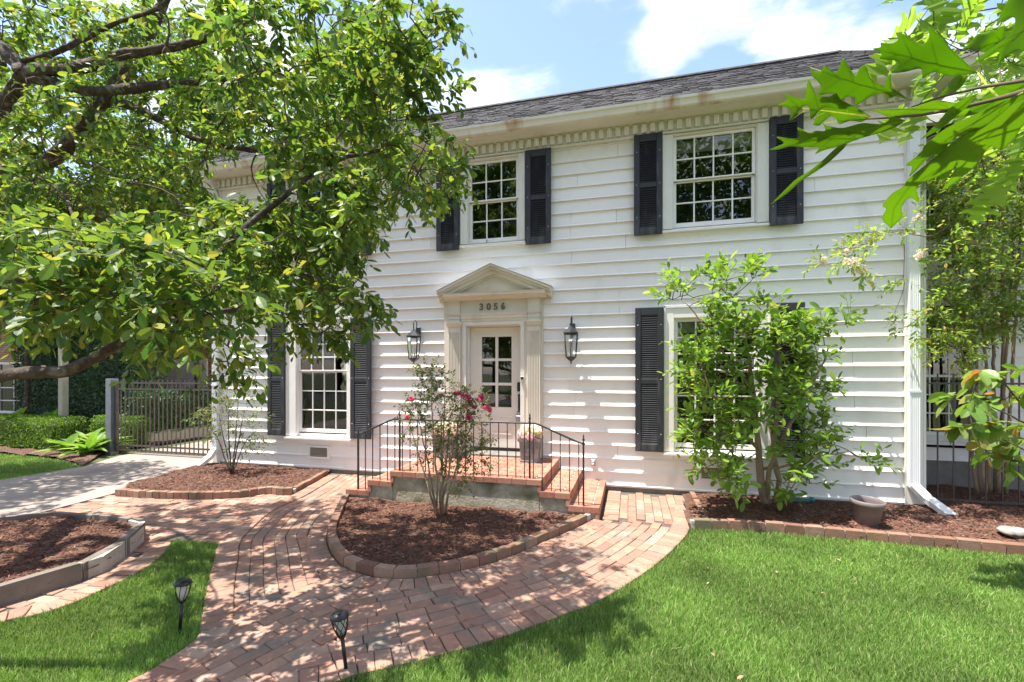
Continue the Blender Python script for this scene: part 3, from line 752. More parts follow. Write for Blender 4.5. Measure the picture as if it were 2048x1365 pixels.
# windows
def make_window(tag_, cx0, cx1, cz0, cz1, gx0, gx1, gz0, gz1, rail, cols, rows):
    lower = cz0 < 2
    st = .045
    sx0, sx1, szl, szh = gx0 - st, gx1 + st, gz0 - .075, gz1 + st
    fr = MB()
    yc = -.075
    fr.cbox(cx0, sx0 - .012, yc, .06, cz0 + .05, cz1, .004); fr.cbox(sx1 + .012, cx1, yc, .06, cz0 + .05, cz1, .004)
    fr.cbox(sx0 - .012, sx1 + .012, yc + .002, .06, szh + .012, cz1 - .001, .004)
    for a, b in ((cx0 - .004, cx0 + .022), (cx1 - .022, cx1 + .004)): fr.cbox(a, b, yc - .012, yc - .0005, cz0 + .05, cz1, .003)
    if lower: fr.cbox(cx0 - .004, cx1 + .004, yc - .012, yc - .0005, cz1 - .03, cz1 + .012, .003)
    fr.box(sx0 - .011, sx0 - .001, -.06, .10, szl, szh); fr.box(sx1 + .001, sx1 + .011, -.06, .10, szl, szh); fr.box(sx0 - .01, sx1 + .01, -.06, .10, szh + .0005, szh + .011)
    w = fr.build('window', M['sash'] if lower else M['trim'], house)
    s = MB(); s.prism([(-.115 if lower else -.10, cz0), (-.115 if lower else -.10, cz0 + .028), (.08, cz0 + .055), (.08, cz0)], 'x', cx0 - .01, cx1 + .01)
    s.build('sill', M['sash'], w)
    pw = (gx1 - gx0 - (cols - 1) * .022) / cols
    for up in (0, 1):
        y = .035 if not up else .0
        za, zb = (gz0, rail - .022) if not up else (rail + .022, gz1)
        ya, yb = y - .02 + .0, y + .018
        m = MB()
        m.cbox(sx0, gx0, ya, yb, za - (.07 if not up else .021), zb + (.021 if not up else st), .003); m.cbox(gx1, sx1, ya, yb, za - (.07 if not up else .021), zb + (.021 if not up else st), .003)
        if up: m.cbox(gx0 + .0005, gx1 - .0005, ya - .001, yb, zb, zb + st - .001, .003); m.cbox(gx0 - .03, gx1 + .03, ya - .012, yb, za - .021, za, .003)
        else: m.cbox(gx0 + .0005, gx1 - .0005, ya - .001, yb, za - .07, za, .003); m.box(gx0 + .0005, gx1 - .0005, ya, yb, zb, zb + .02)
        ph = (zb - za - (rows - 1) * .022) / rows
        for c in range(1, cols):
            xx = gx0 + c * (pw + .022) - .022; m.cbox(xx, xx + .022, ya + .004, yb - .004, za, zb, .004)
        for r in range(1, rows):
            zz = za + r * (ph + .022) - .022; m.cbox(gx0, gx1, ya + .006, yb - .006, zz, zz + .022, .004)
        so_ = m.build('sash', M['sash'], w)
        for c in range(cols):
            for r in range(rows):
                xx = gx0 + c * (pw + .022); zz = za + r * (ph + .022)
                p = MB().box(xx - .003, xx + pw + .003, -.002, .002, zz - .003, zz + ph + .003).mesh('pane'); p.materials.append(M['glass'])
                o = link('pane', p, w); o.location.y = y; 
    rm = MB(); X0, X1, Y0, Y1, ZA, ZB = sx0 - .02, sx1 + .02, .101, 1.7, szl - .02, szh + .02
    rm.box(X0 - 1, X1 + 1, Y0, Y1, ZA - .4, ZB + .2)
    rm.f.pop(2); rm.sm.pop(2)
    for a, b, c, d in ((X0 - 1, sx0 - .011, ZA - .4, ZB + .2), (sx1 + .011, X1 + 1, ZA - .4, ZB + .2), (sx0 - .011, sx1 + .011, ZA - .4, szl), (sx0 - .011, sx1 + .011, szh + .01, ZB + .2)):
        rm.add([(a, Y0, c), (b, Y0, c), (b, Y0, d), (a, Y0, d)], [(0, 1, 2, 3)])
    rm.build('room', M['room'], w)
    rc = random.Random(hash(cx0))
    for side in ((-1,) if tag_ in ('L1',) else (-1, 1) if tag_ == 'L2' else ()):
        cm = MB(); xa = gx0 - .03 if side < 0 else gx1 + .03; pts = []
        for i in range(15): pts.append((xa + side * -1 * i * .018, .17 + .02 * math.sin(i * 1.9)))
        pr = [(p[0], p[1]) for p in pts] + [(p[0], p[1] + .012) for p in reversed(pts)]
        cm.prism(pr, 'z', gz0 - .05, gz1); cm.build('curtain', M['curtain'], w)
    if tag_ in ('R2', 'R1'): MB().box(gx0 - .02, gx1 + .02, .125, .13, gz1 - .16, gz1 + .03).build('roller_shade', M['shade'], w)
    if tag_ == 'M2': MB().cbox(gx0 + .28, gx0 + .31, -.098, -.0755, gz0 - .12, gz0 - .05, .004).build('latch', M['screw'], w)
for W in WINS: make_window(*W)

# shutters
def make_shutter(x0, x1, z0, z1):
    w, h = x1 - x0, z1 - z0
    f = MB(); ya, yb = -.115, -.078
    f.cbox(0, .085, ya, yb, 0, h, .004); f.cbox(w - .085, w, ya, yb, 0, h, .004)
    ym = h * .47
    bars = [(0, .115), (ym, ym + .075), (h - .115, h)]
    for a, b in bars: f.cbox(.0852, w - .0852, ya + .004, yb, a, b, .003)
    s = f.build('shutter', M['shutter'], house); s.location = (x0, 0, z0)
    lv = MB()
    for za, zb in ((.115, ym), (ym + .075, h - .115)):
        z = za + .008
        while z < zb - .014:
            lv.prism([(ya + .006, z), (ya + .006, z + .006), (yb - .006, z + .030), (yb - .006, z + .024)], 'x', .0855, w - .0855); z += .033
    lv.box(.0855, w - .0855, yb - .004, yb - .001, .116, h - .116)
    lv.build('louvers', M['shutter'], s)
    sm = MB().lathe([(0, .006), (.006, .004), (.008, 0)], n=8).mesh('screw'); sm.materials.append(M['screw'])
    for xx in (.04, w - .04):
        for zz in (.27, h * .5, h - .27):
            o = link('screw', sm, s); o.location = (xx, ya, zz); o.rotation_euler = (R_(90), 0, 0)
    return s
for a, b, c, d in ((-6.779, -6.386, .66, 2.86), (-4.96, -4.54, .66, 2.86), (.062, .482, .65, 2.865), (1.966, 2.387, .65, 2.865),
                   (-3.263, -2.85, 3.965, 5.51), (-1.68, -1.257, 3.965, 5.513), (.043, .462, 3.985, 5.535), (1.938, 2.368, 3.985, 5.545), (-6.79, -6.39, 3.985, 5.51), (-4.96, -4.54, 3.985, 5.51)):
    make_shutter(a, b, c, d)

# foundation vents, outlet
def vent(x0, x1, z0, z1):
    f = MB()
    for a, b, c, d in ((x0, x1, z0, z0 + .035), (x0, x1, z1 - .035, z1), (x0, x0 + .04, z0 + .0352, z1 - .0352), (x1 - .04, x1, z0 + .0352, z1 - .0352)): f.cbox(a, b, -.055, .0, c, d, .003)
    v = f.build('foundation_vent', M['paint'], house)
    MB().box(x0 + .04, x1 - .04, -.037, -.034, z0 + .035, z1 - .035).build('vent_backing', M['room'], v)
    g = MB(); x = x0 + .05
    while x < x1 - .045: g.box(x, x + .005, -.049, -.044, z0 + .035, z1 - .035); x += .018
    z = z0 + .042
    while z < z1 - .035: g.box(x0 + .04, x1 - .04, -.0515, -.0495, z, z + .005); z += .018
    g.build('vent_grille', M['pole'], v)
vent(-5.909, -5.451, .245, .49); vent(.985, 1.41, .235, .475)
ob = MB().cbox(-.62, -.545, -.085, -.018, .38, .486, .006).build('outlet_box', M['grey'], house)
for z in (.405, .445): MB().lathe([(0, .03), (.017, .028), (.02, 0)], n=12).build('outlet_cover', M['alu'], ob).matrix_local = Matrix.Translation((-.582, -.0855, z + .01)) @ Matrix.Rotation(R_(90), 4, 'X')

# ---- door surround
PL = .46
ds = MB()
ds.box(-3.139, -2.8, -.055, .02, PL, 3.09); ds.box(-1.72, -1.392, -.055, .02, PL, 3.09); ds.box(-2.7995, -1.7205, -.054, .02, 2.68, 3.09)
surround = ds.build('door_surround', M['doortrim'], house)
for px0, px1 in ((-3.045, -2.832), (-1.648, -1.437)):
    p = MB()
    n = 7; fw = (px1 - px0 - .024) / n
    prof = [(px0, -.0555), (px0, -.10), (px0 + .012, -.10)]
    for i in range(n):
        a = px0 + .012 + i * fw
        prof += [(a + fw * .22, -.10), (a + fw * .32, -.088), (a + fw * .68, -.088), (a + fw * .78, -.10)]
    prof += [(px1 - .012, -.10), (px1, -.10), (px1, -.0555)]
    p.prism(prof, 'z', PL + .2, 2.545)
    p.cbox(px0 - .012, px1 + .012, -.118, -.056, PL, PL + .199, .004); p.cbox(px0, px1, -.102, -.056, 2.5455, 2.635, .003)
    xm = (px0 + px1) / 2; hw = (px1 - px0) / 2
    pil = p.build('pilaster', M['doortrim'], surround)
    c = MB()
    def sq(z0, z1, e0, e1):                             # tapered moulding block
        c.add([(xm - hw - e0, -.10 - e0, z0), (xm + hw + e0, -.10 - e0, z0), (xm + hw + e0, -.056, z0), (xm - hw - e0, -.056, z0),
               (xm - hw - e1, -.10 - e1, z1), (xm + hw + e1, -.10 - e1, z1), (xm + hw + e1, -.056, z1), (xm - hw - e1, -.056, z1)],
              [(0, 1, 5, 4), (1, 2, 6, 5), (2, 3, 7, 6), (3, 0, 4, 7), (0, 3, 2, 1), (4, 5, 6, 7)])
    sq(2.636, 2.655, .012, .012); sq(2.656, 2.70, .012, .036); sq(2.7005, 2.728, .04, .04); sq(2.7285, 2.775, -.004, -.004); sq(2.7755, 2.80, .006, .006); sq(2.8005, 2.845, -.004, -.004); sq(2.8455, 2.872, .01, .02); sq(2.8725, 3.088, -.004, -.004)
    c.build('capital', M['doortrim'], pil)
ar = MB()                                               # architrave over the door
ar.prism([(-.055, 2.735), (-.075, 2.735), (-.075, 2.775), (-.088, 2.78), (-.088, 2.83), (-.10, 2.84), (-.105, 2.868), (-.055, 2.87)], 'x', -2.826, -1.654)
ar.build('architrave', M['doortrim'], surround)
pd = MB()
pd.prism([(-.05, 3.09), (-.13, 3.09), (-.145, 3.10), (-.16, 3.13), (-.20, 3.145), (-.235, 3.15), (-.235, 3.185), (-.25, 3.20), (-.05, 3.215)], 'x', -3.10, -1.325)
for xa, xb in ((-3.06, -2.82), (-1.66, -1.42)): pd.cbox(xa, xb, -.142, -.057, 3.0885, 3.0995, .002)
pediment = pd.build('pediment', M['doortrim'], surround)
APX = -2.235
def rake(y0, y1, inner, outer, mt, nm, e=.0):
    # raking band between the vertical offsets below the top line
    zl, za = 3.245 + e, 3.665 + e
    xl, xr = -3.19, -1.24
    t0, t1 = inner, outer
    r = MB()
    r.prism([(xl, zl - t0 + .0), (APX, za - t0), (APX, za - t1), (xl, zl - t1)], 'y', y0, y1)
    r.prism([(xr, zl - t0 + .0), (APX, za - t0), (APX, za - t1), (xr, zl - t1)], 'y', y0, y1)
    r.build(nm, mt, pediment)
rake(-.26, -.03, 0, .045, M['doortrim'], 'raking_cornice'); rake(-.235, -.03, .0455, .085, M['doortrim'], 'raking_cornice'); rake(-.19, -.03, .0855, .15, M['doortrim'], 'raking_fascia'); rake(-.13, -.03, .1505, .175, M['doortrim'], 'raking_bead')
MB().prism([(-3.05, 3.2155), (-1.38, 3.2155), (APX, 3.56)], 'y', -.06, -.02).build('tympanum', M['doortrim'], pediment)
fl = MB(); fl.prism([(-3.205, 3.252), (APX, 3.68), (-1.225, 3.252), (-1.225, 3.246), (APX, 3.6665), (-3.205, 3.246)], 'y', -.275, -.03); fl.build('flashing', M['alu'], pediment)
# house number
def digit(ch, xc):
    c = bpy.data.curves.new('house_number', 'FONT'); c.body = ch; c.size = .155; c.extrude = .008; c.align_x = 'CENTER'; c.bevel_depth = .0035
    o = link('tmp', c)
    dg = bpy.context.evaluated_depsgraph_get(); me = bpy.data.meshes.new_from_object(o.evaluated_get(dg)); bpy.data.objects.remove(o)
    me.name = 'house_number'; me.materials.clear(); me.materials.append(M['num'])
    n = link('house_number', me, surround); n.rotation_euler = (R_(90), 0, 0); n.location = (xc, -.068, 2.925)
M['num'] = mat('weathered_bronze', (.20, .17, .14), .5, .3, 20, metal=.2)
for ch, xc in zip('3056', (-2.455, -2.325, -2.20, -2.075)): digit(ch, xc)
# door frame and door
df = MB()
df.box(-2.80, -2.715, -.03, .15, PL, 2.68); df.box(-1.785, -1.72, -.03, .15, PL, 2.68); df.box(-2.7145, -1.7855, -.03, .15, 2.645, 2.68)
df.cbox(-2.80, -2.73, -.066, -.0555, PL, 2.734, .003); df.cbox(-1.775, -1.705, -.066, -.0555, PL, 2.734, .003); df.cbox(-2.7295, -1.7755, -.066, -.0555, 2.665, 2.734, .003)
dfo = df.build('door_frame', M['trim'], house)
th = MB(); th.prism([(-.12, PL), (-.12, PL + .03), (.15, PL + .075), (.15, PL)], 'x', -2.80, -1.72); th.build('threshold', M['found'], dfo)
MB().box(-2.7145, -1.7855, .085, .10, PL + .075, PL + .12).build('door_sweep', M['black'], dfo)
dr = MB(); X0, X1, ya, yb = -2.71, -1.79, .10, .145
gx = [(-2.502, -2.26), (-2.208, -1.969)]; gzs = [(2.106, 2.48), (1.69, 2.063), (1.27, 1.642)]
dr.box(X0, gx[0][0], ya, yb, PL + .12, 2.64); dr.box(gx[1][1], X1, ya, yb, PL + .12, 2.64); dr.box(gx[0][0], gx[1][1], ya, yb, 2.48, 2.64)
dr.box(gx[0][0], gx[1][1], ya, yb, PL + .12, 1.27)
dr.cbox(gx[0][1], gx[1][0], ya + .004, yb, 1.27, 2.48, .005)
for z0_, z1_ in ((1.642, 1.69), (2.063, 2.106)): dr.cbox(gx[0][0], gx[1][1], ya + .006, yb, z0_, z1_, .005)
door = dr.build('door', M['door'], house)
mo = MB()
for a, b, c, d in ((-2.50, -1.965, .80, .82), (-2.50, -1.965, 1.10, 1.12), (-2.50, -2.48, .8205, 1.0995), (-1.985, -1.965, .8205, 1.0995)): mo.cbox(a, b, ya - .010, ya - .0003, c, d, .004)
mo.cbox(-2.44, -2.025, ya - .007, ya - .0003, .86, 1.06, .006)
mo.build('door_panel', M['door'], door)
for a, b in gx:
    for c, d in gzs: MB().box(a - .003, b + .003, ya + .018, ya + .022, c - .003, d + .003).build('pane', M['glass'], door)
rm = MB().box(-2.9, -1.6, .16, 2.2, .4, 2.8); rm.f.pop(2); rm.sm.pop(2); rm.build('hallway', M['room'], door)
MB().cbox(-1.865, -1.80, .072, .0995, 1.545, 1.70, .006).build('keypad_lock', M['black'], door)
hd = MB().cbox(-1.855, -1.81, .085, .0995, 1.19, 1.50, .006); hd.tube([(-1.832, .09, 1.46), (-1.832, .04, 1.45), (-1.832, .03, 1.38), (-1.832, .04, 1.28), (-1.832, .09, 1.26)], .009, 8); hd.lathe([(.022, 0), (.022, .012), (0, .014)], (-1.832, .07, 1.47), 12)
hd.build('door_handle', M['lantern'], door)
lb = MB().cbox(-1.88, -1.79, .035, .083, 1.02, 1.14, .01); lb.tube([(-1.86, .058, 1.13), (-1.86, .058, 1.20), (-1.832, .05, 1.235), (-1.805, .058, 1.20), (-1.805, .058, 1.13)], .006, 8); lb.build('lockbox', M['greypost'], door)
db = MB().cbox(-1.765, -1.715, -.092, -.0665, 1.70, 1.80, .006).build('doorbell', M['grey'], dfo); MB().cbox(-1.762, -1.718, -.0945, -.0925, 1.755, 1.796, .001).build('doorbell_camera', M['black'], db)

# ---- setback wing on the right
wing = thing('setback_wing', 'shaded white clapboard side wing behind the flowering crape myrtle', 'building')
WY = 1.45
wz = .45; j = 0
wx0, wx1 = HX1 + .001, 9.5
wop = [(4.02, 5.35, .85, 2.85), (4.02, 5.35, 3.95, 5.4)]
while wz < 5.5:
    cs = sorted({wx0, wx1} | {c for a, b, c0_, d in wop if d > wz and c0_ < wz + EXPO for c in (a, b)})
    for x0, x1 in zip(cs[:-1], cs[1:]):
        if any(a < (x0 + x1) / 2 < b and d > wz and c < wz + EXPO for a, b, c, d in wop): continue
        MB().prism([(WY - .028, wz), (WY - .006, wz + EXPO), (WY + .004, wz + EXPO), (WY + .004, wz)], 'x', x0, x1).build('clapboard', M['paint'], wing)
    wz += EXPO
MB().box(wx0, wx1, WY - .012, WY + .2, -.1, .449).build('foundation', M['found'], wing)
MB().box(wx0, wx1, WY + .0045, WY + .03, 5.4, 5.75).build('frieze', M['trim'], wing)
wr = MB(); wr.add([(wx0, WY - .45, 5.75), (wx1, WY - .45, 5.75), (wx1, WY + 2.5, 7.0), (wx0, WY + 2.5, 7.0), (wx0, WY - .45, 5.66), (wx1, WY - .45, 5.66), (wx1, WY + .03, 5.66), (wx0, WY + .03, 5.66)], [(0, 1, 2, 3), (4, 5, 1, 0), (7, 6, 5, 4)]); wr.build('roof', M['shingle'], wing)
MB().box(wx0, wx1, WY - .56, WY - .451, 5.66, 5.77).build('gutter', M['gutter'], wing)
for a, b, c, d in wop:
    f = MB()
    for q in ((a, a + .11, c - .09, d), (b - .11, b, c - .09, d), (a + .1105, b - .1105, d - .1, d), (a + .1105, b - .1105, c - .09, c)): f.cbox(q[0], q[1], WY - .06, WY + .05, q[2], q[3], .003)
    w = f.build('window', M['trim'], wing)
    g = MB(); gx0, gx1 = a + .15, b - .15
    for q in ((a + .11, gx0), (gx1, b - .11)): g.box(q[0], q[1], WY - .01, WY + .03, c, d - .1)
    nz_ = 6
    hz = (d - .14 - c - .06) / nz_; wx = (gx1 - gx0) / 4
    for i in range(1, nz_): g.box(gx0, gx1, WY - .002, WY + .02, c + .06 + i * hz - (.02 if i == 3 else .01), c + .06 + i * hz + (.02 if i == 3 else .01))
    for i in range(1, 4): g.box(gx0 + i * wx - .01, gx0 + i * wx + .01, WY - .001, WY + .019, c + .06, d - .14)
    g.box(gx0, gx1, WY - .01, WY + .03, c, c + .06); g.box(gx0, gx1, WY - .01, WY + .03, d - .14, d - .1)
    g.build('sash', M['sash'], w)
    for i in range(4):
        for k2 in range(nz_): MB().box(gx0 + i * wx + .008, gx0 + (i + 1) * wx - .008, WY + .007, WY + .011, c + .068 + k2 * hz, c + .052 + (k2 + 1) * hz).build('pane', M['glass'], w)
    rm = MB().box(a - .2, b + .2, WY + .051, WY + 1.5, c - .2, d + .2); rm.f.pop(2); rm.sm.pop(2); rm.build('room', M['room'], w)
    MB().box(a - .03, b + .03, WY - .1, WY + .02, c - .14, c - .091).build('sill', M['sash'], w)

# ================================================================== PORCH
porch = thing('brick_porch', 'low brick porch with side steps on both ends and mossy concrete base', 'porch')
PY = -1.55
tiers = [(-3.337, -1.135, .46), (-3.70, -.758, .31), (-4.06, -.385, .155)]
base = MB()
base.box(-3.30, -1.17, PY + .03, -.001, -.05, .385)
for (xo0, xo1, zt), (xi0, xi1, _) in zip(tiers[1:], tiers[:-1]):
    base.box(xo0 + .03, xi0 + .028, PY + .03, -.002, -.05, zt - .075); base.box(xi1 - .028, xo1 - .03, PY + .03, -.002, -.05, zt - .075)
base = base.build('concrete_base', M['mossy'], porch)
def tread(x0, x1, zt, nm, open_l, open_r):
    mbp = MB().box(x0 + .012, x1 - .012, PY + .012, -.004, zt - .072, zt - .012).build(nm, M['mortar'], porch)
    qs = []
    jt = .008
    # front nosing: headers standing on edge
    x = x0
    n = max(1, round((x1 - x0) / .2)); w = (x1 - x0) / n
    for i in range(n): qs.append([(x0 + i * w + jt / 2, PY), (x0 + (i + 1) * w - jt / 2, PY), (x0 + (i + 1) * w - jt / 2, PY + .095), (x0 + i * w + jt / 2, PY + .095)])
    xl, xr = x0, x1
    if open_l:
        m = round((-PY - .1) / .2); s = (-PY - .103) / m
        for i in range(m): qs.append([(x0, PY + .103 + i * s), (x0 + .09, PY + .103 + i * s), (x0 + .09, PY + .103 + (i + 1) * s - jt), (x0, PY + .103 + (i + 1) * s - jt)])
        xl = x0 + .098
    if open_r:
        m = round((-PY - .1) / .2); s = (-PY - .103) / m
        for i in range(m): qs.append([(x1 - .09, PY + .103 + i * s), (x1, PY + .103 + i * s), (x1, PY + .103 + (i + 1) * s - jt), (x1 - .09, PY + .103 + (i + 1) * s - jt)])
        xr = x1 - .098
    y = PY + .103; r = 0
    while y < -.05:
        x = xl - (r % 2) * .1
        yb_ = min(y + .095, -.004)
        while x < xr - .01:
            a, b = max(x, xl), min(x + .2 - jt, xr)
            if b - a > .02: qs.append([(a, y), (b, y), (b, yb_), (a, yb_)])
            x += .2
        y += .103; r += 1
    for q in qs:
        vs, fs, a = brick_data(q, zt - .074, zt + random.uniform(-.002, .002), .004)
        MB().add(vs, fs).build('brick', M['brickr'], mbp)
tread(*tiers[0][:2], tiers[0][2], 'landing', True, True)
for i in (1, 2):
    tread(tiers[i][0], tiers[i - 1][0] + .03, tiers[i][2], 'step', True, False)
    tread(tiers[i - 1][1] - .03, tiers[i][1], tiers[i][2], 'step', False, True)
# riser bricks on the exposed ends of base
for i, (x0, x1, zt) in enumerate(tiers):
    for sx, xe in ((-1, x0), (1, x1)):
        y = PY + .004; zlo = (tiers[i + 1][2] if i < 2 else 0.0)
        while y < -.02:
            yb_ = min(y + .2, -.004)
            a, b = (xe, xe + .06) if sx < 0 else (xe - .06, xe)
            a += .004; b -= .004
            MB().cbox(a, b, y, yb_ - .008, zlo - .02, zt - .078, .004).build('brick', M['brickr'], base)
            y += .2

# railing
rail = thing('iron_railing', 'black wrought iron handrail with thin balusters along the porch front', 'railing', (0, -1.5, 0))
def post(x, z0, z1):
    p = MB().box(x - .011, x + .011, -.011, .011, z0, z1)
    o = p.build('post', M['iron'], rail)
    MB().lathe([(.014, 0), (.014, .012), (.007, .02), (.017, .045), (.013, .06), (.006, .07), (.011, .085), (0, .12)], (x, 0, z1), 10).build('finial', M['iron'], o)
lean = 0
post(-3.88, .155, .955); post(-3.205, .46, 1.21); post(-1.30, .46, 1.21); post(-.592, .155, .955)
hp = [(-3.90, .945), (-3.86, .955), (-3.36, 1.175), (-3.30, 1.195), (-1.24, 1.195), (-1.18, 1.18), (-.66, .965), (-.57, .945)]
MB().tube([(x, 0, z) for x, z in hp], .0125, 8).build('handrail', M['iron'], rail)
def rail_z(x):
    for (xa, za), (xb, zb) in zip(hp[:-1], hp[1:]):
        if xa <= x <= xb: return za + (zb - za) * (x - xa) / (xb - xa)
x = -3.76
while x < -.64:
    if min(abs(x + 3.205), abs(x + 1.30)) > .03:
        zb = .46 if -3.32 < x < -1.15 else .31 if -3.68 < x < -.775 else .155
        MB().box(x - .0055, x + .0055, -.0055, .0055, zb - .01, rail_z(x)).build('baluster', M['iron'], rail)
    x += .1195

# ================================================================== LANTERNS, PLANTERS, LIGHTS, POTS
def lantern(loc, label):
    t = thing('wall_lantern', label, 'lantern', loc, group='pair of wall lanterns beside the door')
    m = MB(); m.cbox(-.045, .045, .165, .185, -.02, .17, .005); m.build('backplate', M['lantern'], t)
    a = MB(); pts = [(0, .17, .05), (0, .14, .06), (0, .115, .14)] + [(0, .055 + .06 * math.cos(th), .215 + .06 * math.sin(th)) for th in np.linspace(0, math.pi, 9)] + [(0, -.005, .15), (0, 0, .10)]
    a.tube(pts, .009, 8); a.build('arm', M['lantern'], t)
    n = 6; off = math.pi / 6
    r = MB(); r.lathe([(.0, .125), (.012, .12), (.03, .095), (.10, .035), (.128, .004), (.13, -.008), (.118, -.012), (.0, -.012)], (0, 0, 0), n, smooth=False, off=off); r.build('cap', M['lantern'], t)
    f = MB()
    for k in range(n):
        th = off + 2 * math.pi * k / n
        f.tube([(.115 * math.cos(th), .115 * math.sin(th), -.012), (.086 * math.cos(th), .086 * math.sin(th), -.385)], .0065, 6)
    for r_, z in ((.117, -.018), (.088, -.382)): f.lathe([(r_, z - .008), (r_ + .003, z), (r_, z + .008), (r_ - .012, z + .008), (r_ - .012, z - .008), (r_, z - .008)], n=n, off=off, smooth=False)
    f.lathe([(.086, -.39), (.05, -.425), (.012, -.45), (.012, -.465), (.016, -.475), (0, -.49)], n=n, off=off, smooth=False); f.build('frame', M['lantern'], t)
    for k in range(n):
        t0, t1 = off + 2 * math.pi * k / n, off + 2 * math.pi * (k + 1) / n
        P = lambda th, r, z: (r * math.cos(th), r * math.sin(th), z)
        MB().add([P(t0, .112, -.02), P(t1, .112, -.02), P(t1, .084, -.38), P(t0, .084, -.38)], [(0, 1, 2, 3)]).build('pane', M['lglass'], t)
    for dx_, dy_ in ((-.022, 0), (.022, .0), (0, .022)): MB().lathe([(.010, -.385), (.010, -.27), (.006, -.262), (.009, -.235), (.0, -.205)], (dx_, dy_, 0), 8).build('candle', M['candle'], t)
lantern((-3.63, -.225, 2.49), 'dark metal wall lantern left of the door')
lantern((-.915, -.225, 2.49), 'dark metal wall lantern right of the door')

def np_place(tpl, pos, d, nrm, sc):
    V, T = tpl; m = len(pos)
    d = d / (np.linalg.norm(d, axis=1, keepdims=True) + 1e-9)
    s = np.cross(d, nrm); s /= np.linalg.norm(s, axis=1, keepdims=True) + 1e-9
    n = np.cross(s, d)
    W = pos[:, None] + (V[None, :, 0, None] * s[:, None] + V[None, :, 1, None] * d[:, None] + V[None, :, 2, None] * n[:, None]) * np.asarray(sc).reshape(-1, 1, 1)
    TT = T[None] + (np.arange(m) * len(V))[:, None, None]
    return W.reshape(-1, 3), TT.reshape(-1, 3)
def leaf_tpl(w=.22, curl=.12, fold=.10, prof=((.0, .04), (.28, .75), (.55, 1.), (.80, .68), (1.0, 0.0)), seg=True):
    V = []; T = []
    for t, h in prof:
        z = -curl * t * t
        V += [(-h * w, t, z + fold * h * w * 2), (0, t, z), (h * w, t, z + fold * h * w * 2)]
    for i in range(len(prof) - 1):
        a = i * 3
        for o_ in (0, 1):
            T += [(a + o_, a + o_ + 1, a + o_ + 4), (a + o_, a + o_ + 4, a + o_ + 3)]
    T = [t for t in T]
    return np.array(V, float), np.array(T)
LEAF = leaf_tpl(.2, .12, .10, ((0, .05), (.35, .85), (.7, .95), (1, 0)))
LEAF_OVAL = leaf_tpl(.23, .1, .08, ((0, .05), (.25, .7), (.55, 1.), (.82, .75), (1, .0)))
LEAF_WIDE = leaf_tpl(.30, .16, .10, ((0, .05), (.22, .72), (.5, 1.), (.78, .75), (1, .0)))
LEAF_STRAP = leaf_tpl(.13, .55, .22, ((0, .25), (.3, .8), (.6, 1.), (.85, .55), (1, .0)))
LEAF_MINI = (np.array([(-.28, .5, .05), (0, 0, 0), (.28, .5, .05), (0, 1, -.05)], float), np.array([(1, 2, 3), (1, 3, 0)]))
PETAL = (np.array([(-.5, 0, .0), (.5, 0, 0), (.5, 1, .15), (-.5, 1, .15)], float), np.array([(0, 1, 2), (0, 2, 3)]))

def unit(v): return v / (np.linalg.norm(v, axis=-1, keepdims=True) + 1e-9)
def ball_blooms(rng, centers, rad, n, size):
    c = np.repeat(np.asarray(centers, float), n, 0); r = np.repeat(np.asarray(rad, float).reshape(-1), n)
    d = unit(rng.normal(size=(len(c), 3)))
    pos = c + d * (r * rng.uniform(.75, 1.05, len(c)))[:, None]
    tdir = unit(np.cross(d, rng.normal(size=d.shape)))
    return np_place(PETAL, pos - tdir * size * .5, tdir, d + rng.normal(0, .3, d.shape), np.full(len(c), size) * rng.uniform(.7, 1.2, len(c)))

def planter(loc, label, rz=0.0):
    t = thing('square_planter', label, 'planter', loc, rz, group='pair of grey planters by the door')
    b, tp, h = .135, .165, .37
    m = MB()
    def ring(r, z): return [(-r, -r, z), (r, -r, z), (r, r, z), (-r, r, z)]
    rings = [ring(b + .012, 0), ring(b + .012, .03), ring(b, .036), ring(tp - .008, h - .05), ring(tp + .012, h - .042), ring(tp + .014, h), ring(tp - .015, h), ring(tp - .02, h - .06)]
    vs = [p for r in rings for p in r]
    fs = [(i * 4 + k, i * 4 + (k + 1) % 4, (i + 1) * 4 + (k + 1) % 4, (i + 1) * 4 + k) for i in range(len(rings) - 1) for k in range(4)] + [(3, 2, 1, 0), (28, 29, 30, 31)]
    m.add(vs, fs); m.build('box', M['planter'], t)
    for k in range(4):
        e = MB(); e.lathe([(.085, 0), (.09, .008), (.078, .010), (.07, .003), (.055, .003), (.05, .010), (.035, .014), (0, .016)], n=18)
        e.build('emblem', M['planter'], t).matrix_local = Matrix.Rotation(k * math.pi / 2, 4, 'Z') @ Matrix.Translation((0, -(b + tp) / 2 + .004, .18)) @ Matrix.Rotation(R_(94), 4, 'X')
    rng = np.random.default_rng(int(abs(loc[0]) * 1000))
    cs = [(-.11, -.10, h + .06), (.03, -.13, h + .04), (.13, -.06, h + .07), (-.04, .03, h + .12), (.10, .09, h + .10), (-.13, .08, h + .07)]
    V, T = ball_blooms(rng, cs, [.085, .08, .085, .09, .08, .08], 150, .032)
    np_mesh('blooms', V, T, M['hydr'], t)
    V, T = ball_blooms(rng, [(.07, -.02, h + .15), (-.10, 0, h + .15)], [.075, .05], 150, .03)
    np_mesh('blooms', V, T, M['hydrw'], t)
    n = 60; p = rng.uniform(-.14, .14, (n, 3)); p[:, 2] = h + rng.uniform(-.02, .08, n); d = p.copy(); d[:, 2] = .1
    V, T = np_place(LEAF_OVAL, p, d + rng.normal(0, .05, d.shape), np.tile((0, 0, 1.), (n, 1)), np.full(n, .11))
    np_mesh('leaves', V, T, M['leafMag'], t)
planter((-1.545, -.33, .462), 'grey embossed square planter of pale hydrangeas right of the door', .06)
